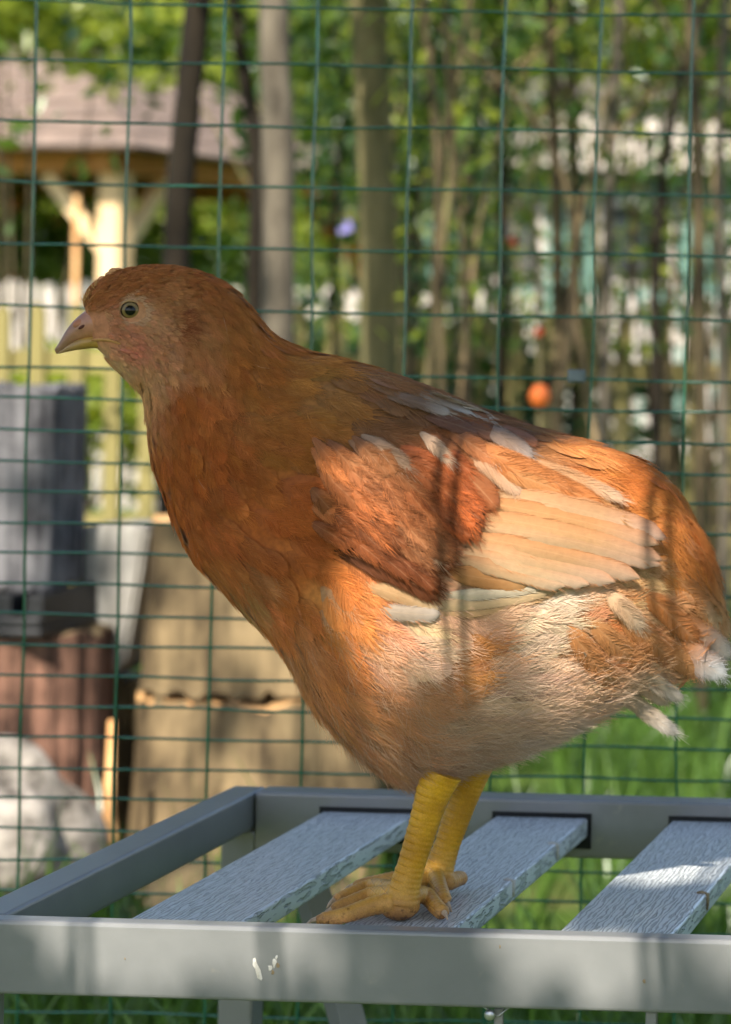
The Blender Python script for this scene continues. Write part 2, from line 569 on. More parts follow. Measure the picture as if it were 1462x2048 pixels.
def bench_local(px, py, yplane=None, zplane=None):
    d = ray(px, py)
    o = np.array([0, 0, CAMZ])
    c, s = math.cos(BENCH_YAW), math.sin(BENCH_YAW)
    R = np.array([[c, s, 0], [-s, c, 0], [0, 0, 1]])
    dl = R @ d
    ol = R @ (o - np.array([0, BENCH_Y, 0]))
    t = (yplane - ol[1]) / dl[1] if yplane is not None else (zplane - ol[2]) / dl[2]
    return ol + dl * t


p = bench_local(513, 1938, yplane=-0.0003)
outl = [(-.0022, .0055), (-.0008, .0062), (.0002, .003), (.0022, -.0005), (.0034, -.005), (.0028, -.0062), (.0005, -.0048), (-.0008, 0.0), (-.0021, .002)]
blob('dropping', p, outl, .0006, MAT['dropping'])
for (qx, qy, s_) in ((548, 1925, 1.0), (540, 1935, .7), (556, 1930, .55), (545, 1945, .5), (553, 1915, .4), (1000, 1893, .35), (1288, 1962, .5), (250, 1918, .25)):
    p = bench_local(qx, qy, yplane=-0.0003)
    o_ = [(math.cos(k * .785) * .0022 * s_ * random.uniform(.4, 1.2), math.sin(k * .785) * .0032 * s_ * random.uniform(.4, 1.2)) for k in range(8)]
    blob('dropping', p, o_, .0004, MAT['dropping'] if qx in (548, 540, 553) else MAT['dropping_brown'])
# droppings that run over the slat edges
for (qx, qy, sx, mt) in ((1128, 1688, -0.3449, 'dropping'), (1420, 1787, -0.221, 'dropping_brown'), (1073, 1762, -.3449, 'dropping')):
    d = bench_local(qx, qy, zplane=SLATZ)
    yy = d[1]
    ex = sx + 0.0001
    tube('dropping', [(ex - .006, yy - .0005, SLATZ + .0002), (ex - .003, yy, SLATZ + .0004), (ex + .0003, yy + .0004, SLATZ - .0008), (ex + .0006, yy, SLATZ - .005), (ex + .0005, yy - .0003, SLATZ - .010)],
         [.0008, .0013, .0015, .0012, .0006], MAT[mt], bench, 7)

# ------------------------------------------------------------------ wire fence behind the bench
FY = 1.95
fence = empty('wire_fence', (at(731, 1000, FY)[0], FY, 0))
tag(fence, 'green plastic coated welded wire fence behind the bench', 'fence')
fx0 = fence.location.x


def wavy(a, b, n, amp):
    a, b = np.array(a, float), np.array(b, float)
    t = np.linspace(0, 1, n)[:, None]
    P = a + (b - a) * t
    nz = rng.normal(size=(n, 3)) * amp
    for _ in range(2): nz[1:-1] = (nz[:-2] + nz[1:-1] * 2 + nz[2:]) / 4
    return P + nz


zrows = [at(0, y, FY)[2] for y in (-245, -122, 2, 117, 240, 362, 486, 612, 735)] + [at(0, 735 + 61.4 * k, FY)[2] for k in range(1, 33)]
zrows = [z for z in zrows if z > 0.015]
xcols = [at(75 + 187.5 * k, 0, FY)[0] for k in range(-8, 17)]
fxa, fxb = xcols[0] - .02, xcols[-1] + .02
for z in zrows:
    tube('wire', wavy((fxa - fx0, 0.0, z), (fxb - fx0, 0.0, z), 60, 0.0013), 0.00105, MAT['wire'], fence, 6)
ztop = max(zrows)
for x in xcols:
    tube('wire', wavy((x - fx0, -0.0022, -0.02), (x - fx0, -0.0022, ztop + .01), 40, 0.0014), 0.0011, MAT['wire'], fence, 6)
pc = at(1156, 752, FY)
clip = box('wire_clip', pc[0] - .007, pc[0] + .007, FY - .006, FY - .0035, pc[2] - .005, pc[2] + .005, MAT['clip'], None, .0012)
tag(clip, 'small square metal clip fixed on the green wire fence', 'clip')

# wire lid over the pen, above the frame: its long wires draw the upright shadow lines on the hen and the rail
lid = empty('wire_roof', (-0.35, 1.0, 1.13))
tag(lid, 'taut wire roof stretched over the pen above the hen', 'roof')
for xw in (-0.808, -0.700, -0.594, -0.490, -0.390, -0.283, -0.176, -0.07, 0.04):
    for dx in (0.0, 0.008):
        tube('wire', wavy((xw + dx + .35, -1.2, 0), (xw + dx + .35, 0.94, 0), 12, .0008), 0.0028, MAT['steel'], lid, 6)
for yw in (-1.2, .94):
    tube('wire', [(-.47, yw, .004), (.45, yw, .004)], .003, MAT['steel'], lid, 6)

# ------------------------------------------------------------------ the hen
HO = at(845, 1815, 1.463)
HO[2] = SLATZ
hn = np.array([-HO[0], -HO[1], 0.0]); hn /= np.linalg.norm(hn)       # towards the camera
hy = -hn                                                              # local +y: away from it
hx = np.array([hy[1], -hy[0], 0.0])                                   # local +x: towards the tail
HEN_RZ = math.atan2(hx[1], hx[0])
HR = np.stack([hx, hy, np.array([0, 0, 1.0])], 0)
hen = empty('hen', tuple(HO), rz=HEN_RZ)
tag(hen, 'young ginger hen with cream wing feathers standing on the bench', 'hen')


def hl(px, py, ly=0.0):
    """hen-local point on the plane y = ly seen at a pixel"""
    d = HR @ ray(px, py)
    o = HR @ (np.array([0, 0, CAMZ]) - HO)
    t = (ly - o[1]) / d[1]
    return o + d * t


def hl_z(px, py, z):
    d = HR @ ray(px, py)
    o = HR @ (np.array([0, 0, CAMZ]) - HO)
    return o + d * ((z - o[2]) / d[2])


def h_px(P):
    """pixel of hen-local points, folded to the near side"""
    P = np.array(P, float)
    P[..., 1] = -np.abs(P[..., 1])
    return to_px(P @ HR + HO)


ST = [  # top pixel, bottom pixel, half width in mm
    ((168, 606), (196, 700), 5.5), ((180, 578), (212, 716), 9.5), ((208, 555), (238, 742), 13.5), ((252, 537), (268, 772), 16.5),
    ((312, 529), (291, 800), 18.5), ((372, 534), (297, 850), 20), ((430, 551), (302, 900), 22), ((478, 583), (312, 950), 24.5),
    ((514, 625), (330, 1000), 27.5), ((552, 667), (355, 1060), 32), ((610, 695), (385, 1120), 38), ((680, 712), (430, 1165), 45),
    ((750, 732), (490, 1230), 52), ((820, 755), (545, 1285), 58), ((890, 783), (582, 1337), 62.5), ((950, 808), (618, 1400), 66),
    ((1010, 830), (668, 1465), 68), ((1070, 850), (742, 1528), 69), ((1130, 868), (832, 1572), 68), ((1190, 885), (930, 1538), 65),
    ((1250, 905), (1045, 1502), 60), ((1300, 930), (1145, 1458), 53), ((1350, 970), (1225, 1416), 44), ((1388, 1040), (1290, 1380), 34),
    ((1418, 1120), (1345, 1365), 23), ((1442, 1205), (1395, 1335), 12), ((1452, 1250), (1420, 1310), 5)]
def inset(t, b, d):
    t, b = np.array(t, float), np.array(b, float)
    n_ = (b - t) / np.hypot(*(b - t))
    return t + n_ * d, b - n_ * d


ST = [(*inset(t, b, np.interp(i, [0, 3, 8, 12, 26], [2, 5, 8, 9, 8])), w) for i, (t, b, w) in enumerate(ST)]
ST = [(t - (max(0, i - 20) * 1.6, 0), b - (max(0, i - 20) * 1.6, 0), w) for i, (t, b, w) in enumerate(ST)]
SA = np.array([[*hl(*t)[[0, 2]], *hl(*b)[[0, 2]], w / 1000.0] for t, b, w in ST])
NU, NV = 160, 72
SS = crspline(SA, NU)


def loft(SS, NV, egg=0.10):
    th = np.linspace(0, 2 * math.pi, NV, endpoint=False)
    c, s = np.cos(th), np.sin(th)
    mx, mz = (SS[:, 0] + SS[:, 2]) / 2, (SS[:, 1] + SS[:, 3]) / 2
    dx, dz = (SS[:, 0] - SS[:, 2]) / 2, (SS[:, 1] - SS[:, 3]) / 2
    P = np.zeros((len(SS), NV, 3))
    P[..., 0] = mx[:, None] + dx[:, None] * c[None]
    P[..., 2] = mz[:, None] + dz[:, None] * c[None]
    wv = np.sign(s) * np.abs(s) ** 0.92 * (1 - egg * c)
    P[..., 1] = -SS[:, 4][:, None] * wv[None]
    return P


BP = loft(SS, NV, 0.06)
# thighs: swell the underside where the legs leave the body
# colours of the plumage (pigment, dimmed where the sun patch falls), by place on the bird
CTRL = [
    (300, 550, 164, 96, 52), (190, 600, 172, 100, 58), (230, 560, 160, 92, 50), (400, 570, 158, 90, 46), (250, 680, 200, 128, 98), (320, 700, 194, 128, 92), (300, 650, 198, 136, 100), (265, 700, 204, 122, 98),
    (205, 640, 194, 122, 92), (340, 600, 176, 112, 70), (380, 690, 178, 110, 68), (290, 745, 200, 140, 100), (235, 735, 206, 156, 116), (270, 770, 200, 142, 98), (480, 640, 164, 96, 46), (480, 720, 168, 94, 40),
    (370, 800, 166, 86, 36), (400, 900, 164, 82, 30), (600, 760, 164, 102, 50), (640, 860, 158, 96, 46), (560, 900, 164, 92, 38), (350, 960, 170, 88, 38), (430, 1060, 176, 92, 44), (420, 1140, 168, 96, 52),
    (520, 1220, 190, 112, 62), (520, 1050, 170, 84, 34), (580, 1150, 184, 96, 42), (640, 1220, 204, 122, 62), (640, 1380, 200, 132, 80), (600, 1340, 184, 124, 80), (720, 730, 140, 92, 60), (800, 780, 122, 82, 58),
    (900, 830, 116, 78, 56), (700, 800, 132, 88, 54), (1000, 845, 124, 82, 56), (1100, 870, 180, 108, 62), (700, 860, 128, 78, 50), (850, 870, 150, 82, 46), (1200, 930, 208, 118, 56), (1300, 980, 214, 126, 62),
    (1340, 1070, 216, 128, 62), (1390, 1180, 214, 136, 76), (1330, 1150, 212, 130, 66), (600, 1000, 166, 82, 32), (680, 1000, 178, 84, 36), (700, 1290, 216, 160, 118), (790, 1280, 232, 196, 162), (840, 1270, 226, 180, 140),
    (660, 1290, 206, 130, 72), (900, 1290, 214, 140, 78), (900, 1370, 204, 136, 82), (980, 1280, 234, 196, 160), (1040, 1250, 240, 208, 176), (1050, 1320, 236, 204, 172), (1110, 1300, 226, 172, 126), (1190, 1260, 216, 136, 74),
    (1170, 1340, 216, 146, 90), (1240, 1210, 228, 176, 132), (760, 1400, 204, 142, 94), (900, 1450, 208, 166, 130), (1000, 1400, 222, 186, 152), (1080, 1420, 218, 178, 144), (1180, 1420, 214, 168, 128), (1250, 1400, 226, 188, 152),
    (1290, 1330, 222, 162, 110), (1330, 1260, 216, 142, 84), (850, 1560, 188, 146, 116), (960, 1520, 202, 170, 144), (1050, 1520, 214, 188, 166), (1150, 1480, 220, 196, 174), (740, 1490, 190, 138, 98), (680, 1440, 180, 128, 88),
    (1230, 1440, 224, 200, 178), (1400, 1290, 216, 150, 96), (450, 1170, 172, 120, 78), (550, 1280, 182, 124, 80)]
CA = np.array(CTRL, float)
CL = np.array([lin(c) for c in CA[:, 2:]]) * np.array([1.0, 1.13, 1.05])
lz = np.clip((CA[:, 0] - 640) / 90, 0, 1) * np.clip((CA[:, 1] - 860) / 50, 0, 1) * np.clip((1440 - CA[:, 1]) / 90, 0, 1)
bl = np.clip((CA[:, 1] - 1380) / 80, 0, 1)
CL = CL * (1.0 * (1 - lz) * (1 - bl) + 0.68 * lz + 0.80 * bl * (1 - lz))[:, None]  # base colour cut in the sun patch and belly to balance the light
pk = np.clip((CA[:, 1] - 1200) / 80, 0, 1)[:, None]
CL = CL * (1 - pk) + CL * np.array([1.0, 0.90, 1.0]) * pk


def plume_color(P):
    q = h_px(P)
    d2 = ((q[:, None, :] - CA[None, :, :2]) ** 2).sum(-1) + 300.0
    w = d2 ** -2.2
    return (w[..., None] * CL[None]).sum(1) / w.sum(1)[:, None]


def color_attr(me, col, name='col'):
    a = me.attributes.new(name, 'FLOAT_COLOR', 'POINT')
    a.data.foreach_set('color', np.concatenate([col, np.ones((len(col), 1))], 1).astype(np.float32).ravel())


def M_plume(name, amp=1.0, rough=0.7):
    m = NT(name)
    a = m.n('ShaderNodeAttribute', attribute_name='col')
    c = a.outputs['Color']
    v = m.coords((1, 1, 1))
    nz = m.noise(v, 260.0, 3.0)
    f = m.ramp(nz, [(0.3, (1 - .28 * amp, 1 - .30 * amp, 1 - .32 * amp)), (0.7, (1 + .16 * amp, 1 + .15 * amp, 1 + .12 * amp))])
    c = m.mix(1.0, c, f, 'MULTIPLY')
    m.l(c, m.b.inputs['Base Color'])
    m.b.inputs['Roughness'].default_value = rough
    m.b.inputs['Specular IOR Level'].default_value = 0.22
    m.b.inputs['Sheen Weight'].default_value = 0.12
    m.b.inputs['Sheen Roughness'].default_value = 0.5
    return m


def M_vane(name, ragged=0.9, e0=0.70, e1=1.02, shaft_w=0.08):
    """vane of a large feather: fine barbs slanting from the shaft, a paler shaft, soft translucency"""
    m = M_plume(name, amp=0.35)
    uv = m.n('ShaderNodeUVMap')
    sp = m.n('ShaderNodeSeparateXYZ')
    m.l(uv.outputs[0], sp.inputs[0])
    au = m.math('ABSOLUTE', sp.outputs[0])
    s = m.math('SUBTRACT', sp.outputs[1], m.math('MULTIPLY', au, 0.9))
    cb = m.n('ShaderNodeCombineXYZ')
    m.l(m.math('MULTIPLY', s, 26.0), cb.inputs[0])
    m.l(m.math('MULTIPLY', au, 1.2), cb.inputs[1])
    m.l(m.math('MULTIPLY', m.math('SIGN', sp.outputs[0]), 3.0), cb.inputs[2])
    nz = m.noise(cb.outputs[0], 1.6, 4.0, 0.7)
    m.bump(nz, 0.5, 0.0006)
    base = m.b.inputs['Base Color'].links[0].from_socket
    f = m.ramp(nz, [(0.3, (0.90, 0.895, 0.885)), (0.7, (1.06, 1.06, 1.055))])
    c = m.mix(1.0, base, f, 'MULTIPLY')
    shaft = m.ramp(au, [(0.03, (shaft_w,) * 3), (0.07, (0, 0, 0))])
    c = m.mix(shaft, c, lin((224, 184, 138)))
    ft = m.n('ShaderNodeAttribute', attribute_name='ft')
    tipd = m.math('MULTIPLY', m.math('SUBTRACT', ft.outputs['Fac'], 0.80), 5.0)
    ed = m.math('MAXIMUM', au, tipd)
    ed = m.math('ADD', ed, m.math('MULTIPLY', m.math('SUBTRACT', nz, 0.5), ragged))
    alpha = m.ramp(ed, [(e0, (1, 1, 1)), (e1, (0, 0, 0))])
    m.l(alpha, m.b.inputs['Alpha'])
    tb = m.n('ShaderNodeBsdfTransparent')
    m.l(c, m.b.inputs['Base Color'])
    tr = m.n('ShaderNodeBsdfTranslucent')
    m.l(c, tr.inputs[0])
    mx = m.n('ShaderNodeMixShader')
    mx.inputs[0].default_value = 0.12
    m.l(m.b.outputs[0], mx.inputs[1]); m.l(tr.outputs[0], mx.inputs[2])
    m2 = m.n('ShaderNodeMixShader')
    m.b.inputs['Alpha'].default_value = 1.0
    for lk in list(m.b.inputs['Alpha'].links): m.t.links.remove(lk)
    m.l(alpha, m2.inputs[0]); m.l(tb.outputs[0], m2.inputs[1]); m.l(mx.outputs[0], m2.inputs[2])
    m.l(m2.outputs[0], m.out.inputs[0])
    return m.m


MAT['skin'] = M_plume('hen_skin', rough=0.75).m
MAT['plume'] = M_plume('body_plumage', rough=0.75).m
mh = NT('plumage_barb')
ah = mh.n('ShaderNodeAttribute', attribute_name='col')
mh.l(ah.outputs['Color'], mh.b.inputs['Base Color'])
mh.b.inputs['Roughness'].default_value = 0.6
mh.b.inputs['Specular IOR Level'].default_value = 0.2
MAT['barb'] = mh.m
MAT['vane'] = M_vane('feather_vane')
MAT['vane_crisp'] = M_vane('flight_feather_vane', 0.35, 0.86, 1.02, 0.07)


def grid_faces(nu, nv, closed=True):
    F = []
    for i in range(nu - 1):
        for j in range(nv if closed else nv - 1):
            k = (j + 1) % nv
            F.append((i * nv + j, (i + 1) * nv + j, (i + 1) * nv + k, i * nv + k))
    return F


bodyV = BP.reshape(-1, 3)
bodyF = grid_faces(NU, NV) + [tuple(range(NV)), tuple((NU - 1) * NV + j for j in range(NV - 1, -1, -1))]
body = mesh_obj('body', bodyV, bodyF, MAT['skin'], hen, smooth=True)
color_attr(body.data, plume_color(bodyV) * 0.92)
BVH = BVHTree.FromPolygons([Vector(v) for v in bodyV], bodyF)

# frames of the body surface for laying feathers
dU = np.gradient(BP, axis=0)
dV = (np.roll(BP, -1, 1) - np.roll(BP, 1, 1)) / 2
NRM = np.cross(dV, dU)
NRM /= np.linalg.norm(NRM, axis=-1)[..., None] + 1e-12
ctr = BP.mean(1, keepdims=True)
sg = np.sign((NRM * (BP - ctr)).sum(-1))
NRM *= np.where(sg == 0, 1, sg)[..., None]
LU = np.linalg.norm(dU, axis=-1)


def samp(A, u, v):
    """bilinear sample of a (NU, NV, ...) grid at u in [0, NU-1], v periodic"""
    u = np.clip(u, 0, NU - 1.001)
    i = u.astype(int); f = (u - i)
    v = np.mod(v, NV); j = v.astype(int) % NV; g = v - np.floor(v)
    j2 = (j + 1) % NV
    ex = (...,) + (None,) * (A.ndim - 2)
    f, g = f[ex], g[ex]
    return A[i, j] * (1 - f) * (1 - g) + A[i + 1, j] * f * (1 - g) + A[i, j2] * (1 - f) * g + A[i + 1, j2] * f * g


# scatter feathers evenly over the surface
AREA = np.linalg.norm(np.cross(dU, dV), axis=-1)
EYE_PX = np.array([261.0, 620.0])


def scatter(n, weight):
    w = (AREA * weight).ravel()
    k = rng.choice(w.size, n, p=w / w.sum())
    return k // NV + rng.random(n) - .5, k % NV + rng.random(n) - .5


GPX = h_px(BP.reshape(-1, 3)).reshape(NU, NV, 2)


def feather_len(q):
    """feather length in metres by place on the bird"""
    x, y = q[:, 0], q[:, 1]
    t = np.clip((x + 0.55 * (y - 620) - 330) / 420, 0, 1)
    L = 0.0035 + 0.0205 * t ** 0.9
    L = np.where((y < 900) & (x > 600), L * 1.15, L)
    L = np.where((x < 330) & (y < 760), 0.0038, L)
    return L


lenmap = feather_len(GPX.reshape(-1, 2)).reshape(NU, NV)
dens = 1.0 / lenmap ** 2
face = np.linalg.norm((GPX - EYE_PX) / np.array([36, 32]), axis=-1) < 1.0
face |= (GPX[..., 0] < 214) & (GPX[..., 1] > 622) & (GPX[..., 1] < 708)
face |= (GPX[..., 0] < 246) & (np.abs(GPX[..., 1] - 682) < 9)
dens[face] = 0
NFE = 5200
u0, v0 = scatter(NFE, dens)
p0 = samp(BP, u0, v0)
q0 = h_px(p0)
Lf = feather_len(q0) * rng.uniform(0.8, 1.2, NFE)
Wf = Lf * rng.uniform(0.36, 0.46, NFE)
drift = rng.normal(0, 0.16, NFE)
lift = rng.uniform(0.5, 1.0, NFE)
# belly and vent feathers are looser and hang
hang = np.clip((q0[:, 1] - 1330) / 160, 0, 1)
lift *= np.where((q0[:, 1] < 930) & (q0[:, 0] > 480), 0.5, 1.0)
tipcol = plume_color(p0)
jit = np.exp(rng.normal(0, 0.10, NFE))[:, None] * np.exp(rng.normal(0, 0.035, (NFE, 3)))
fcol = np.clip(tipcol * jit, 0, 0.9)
pale = rng.random(NFE) < np.where((q0[:, 0] > 620) & (q0[:, 1] > 1150), 0.10, 0.0)
fcol[pale] = fcol[pale] * 0.5 + np.array([0.40, 0.30, 0.20]) * 0.5


def feather_point(s, c, h, sel=slice(None)):
    """positions on feathers: s along (0..1, may run past), c across in metres, h height above the skin"""
    lu = samp(LU, u0[sel], v0[sel])
    uu = u0[sel] + s * Lf[sel] / np.maximum(lu, 1e-5)
    vv = v0[sel]
    P = samp(BP, uu, vv)
    N = samp(NRM, uu, vv)
    N /= np.linalg.norm(N, axis=-1)[..., None] + 1e-9
    P2 = samp(BP, np.minimum(uu + 0.6, NU - 1.01), vv)
    P1 = samp(BP, np.maximum(uu - 0.6, 0), vv)
    T = P2 - P1
    T /= np.linalg.norm(T, axis=-1)[..., None] + 1e-9
    B = np.cross(N, T)
    over = np.maximum(uu - (NU - 1.01), 0) * lu
    return P + T * over[..., None] + B * (c + s * Lf[sel] * np.tan(drift[sel]))[..., None] + N * h[..., None]


def prof(t):
    return np.clip((np.maximum(t, 0) / 0.35), 0, 1) ** 0.6 * np.sqrt(np.clip(1 - np.clip((t - 0.5) / 0.5, 0, 1) ** 2.2, 0.0, 1))


rowsT = np.array([0.0, 0.25, 0.45, 0.65, 0.8, 0.92, 1.0])
colsC = np.array([-1.0, -0.5, 0.0, 0.5, 1.0])
lay = rng.uniform(0.0, 0.0008, NFE)
VV = np.zeros((NFE, len(rowsT), len(colsC), 3))
CC = np.zeros((NFE, len(rowsT), len(colsC), 3))
for a, t in enumerate(rowsT):
    for b, c in enumerate(colsC):
        w = 0.5 * Wf * 1.55 * max(prof(np.array(t)), 0.12) * c
        hgt = 0.0002 + lay + t * Lf * 0.075 * lift - abs(c) * Wf * 0.05
        VV[:, a, b] = feather_point(np.full(NFE, t), w, hgt)
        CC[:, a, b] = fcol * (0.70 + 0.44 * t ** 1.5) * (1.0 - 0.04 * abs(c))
fV = VV.reshape(-1, 3)
nr, nc = len(rowsT), len(colsC)
base_f = np.array([(i * nc + j, i * nc + j + 1, (i + 1) * nc + j + 1, (i + 1) * nc + j) for i in range(nr - 1) for j in range(nc - 1)])
fF = (np.arange(NFE)[:, None, None] * (nr * nc) + base_f[None]).reshape(-1, 4)
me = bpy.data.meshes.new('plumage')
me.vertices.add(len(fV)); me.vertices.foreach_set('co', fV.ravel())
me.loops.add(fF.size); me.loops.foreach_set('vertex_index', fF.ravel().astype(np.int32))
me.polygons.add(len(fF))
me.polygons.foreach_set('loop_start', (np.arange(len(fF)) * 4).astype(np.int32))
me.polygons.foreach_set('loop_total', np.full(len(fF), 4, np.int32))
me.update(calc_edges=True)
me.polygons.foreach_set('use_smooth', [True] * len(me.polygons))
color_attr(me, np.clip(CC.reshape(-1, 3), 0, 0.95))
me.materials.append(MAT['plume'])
plumage = bpy.data.objects.new('plumage', me)
COL.objects.link(plumage)
plumage.parent = hen
tag(plumage, kind='stuff')

# barbs that fringe every body feather
NB = 20
barbs, bcol, brad = [], [], []
for side in (-1, 1):
    for k in range(NB):
        t0 = 0.22 + 0.74 * (k + rng.random(NFE)) / NB
        t0 = np.minimum(t0, 0.97)
        t1 = t0 + rng.uniform(0.28, 0.55, NFE) * (1 + 0.4 * hang)
        c0 = rng.uniform(-0.25, 0.45, NFE) * Wf * 0.5 * side
        w1 = 0.5 * Wf * 1.5 * prof(np.clip(t0 + 0.12, 0, 0.985)) * rng.uniform(0.45, 1.15, NFE) * side
        pts = np.zeros((NFE, 4, 3))
        wig = rng.normal(0, 1, (NFE, 2))
        for m_, f in enumerate((0, .35, .7, 1.0)):
            s = t0 + (t1 - t0) * f
            c = c0 * (1 - f) + w1 * (1 - (1 - f) ** 1.3) + wig[:, 0] * f * f * Wf * (0.05 + 0.12 * hang)
            hgt = 0.0006 + lay + s * Lf * 0.08 * lift - np.abs(c) * 0.08 + f * f * (0.0004 + 0.0014 * hang * np.abs(wig[:, 1]))
            pts[:, m_] = feather_point(s, c, hgt)
        barbs.append(pts)
        bcol.append(np.clip(fcol * (0.92 + 0.22 * t0[:, None]) * np.exp(rng.normal(0, .09, NFE))[:, None], 0, .95))
        brad.append(np.full(NFE, 0.000062) * (1 + Lf / 0.02))
hb = hair_obj('feather_barb', np.concatenate(barbs), np.concatenate(brad), np.concatenate(bcol), MAT['barb'], hen)
tag(hb, kind='stuff')

# loose down on the belly, thighs and vent
bel = np.clip((GPX[..., 1] - 1230) / 260, 0, 1) ** 1.2 * np.clip((GPX[..., 0] - 560) / 200, 0, 1) + 0.004
chin = (np.abs(GPX[..., 0] - 275) < 45) & (np.abs(GPX[..., 1] - 790) < 40)
bel[chin] += 0.25
ND = 15000
ud, vd = scatter(ND, bel)
pd = samp(BP, ud, vd); qd = h_px(pd)
nd = samp(NRM, ud, vd)
td = samp(dU, ud, vd); td /= np.linalg.norm(td, axis=1)[:, None]
inchin = qd[:, 0] < 340
ld = np.where(inchin, rng.uniform(0.004, 0.010, ND), rng.uniform(0.006, 0.017, ND))
bnd = np.cross(nd, td)
sw = rng.normal(0, 0.5, ND)[:, None]
dirn = td * 0.75 + nd * rng.uniform(0.05, 0.28, ND)[:, None] + bnd * sw + np.array([0, 0, -0.25])
dirn /= np.linalg.norm(dirn, axis=1)[:, None]
curl = bnd * rng.normal(0, 0.35, ND)[:, None] + nd * rng.uniform(-0.25, 0.1, ND)[:, None]
dp = np.stack([pd + nd * 0.0012 + dirn * (ld * f)[:, None] + curl * (ld * f * f)[:, None] for f in (0, .25, .5, .75, 1.0)], 1)
dc = np.clip(plume_color(pd) * np.exp(rng.normal(0.06, .13, ND))[:, None], 0, .95)
lite = rng.random(ND) < 0.25
dc[lite & ~inchin] = dc[lite & ~inchin] * 0.5 + np.array([0.62, 0.50, 0.38]) * 0.5
dn = hair_obj('down', dp, np.full(ND, 0.0001), dc, MAT['barb'], hen)
tag(dn, kind='stuff')


# ---- large feathers of wing and tail
def surf_y(x, z, default=-0.03):
    h = BVH.ray_cast(Vector((x, -0.4, z)), Vector((0, 1, 0)))
    return h[0].y if h[0] is not None else None


fringe_p, fringe_c = [], []


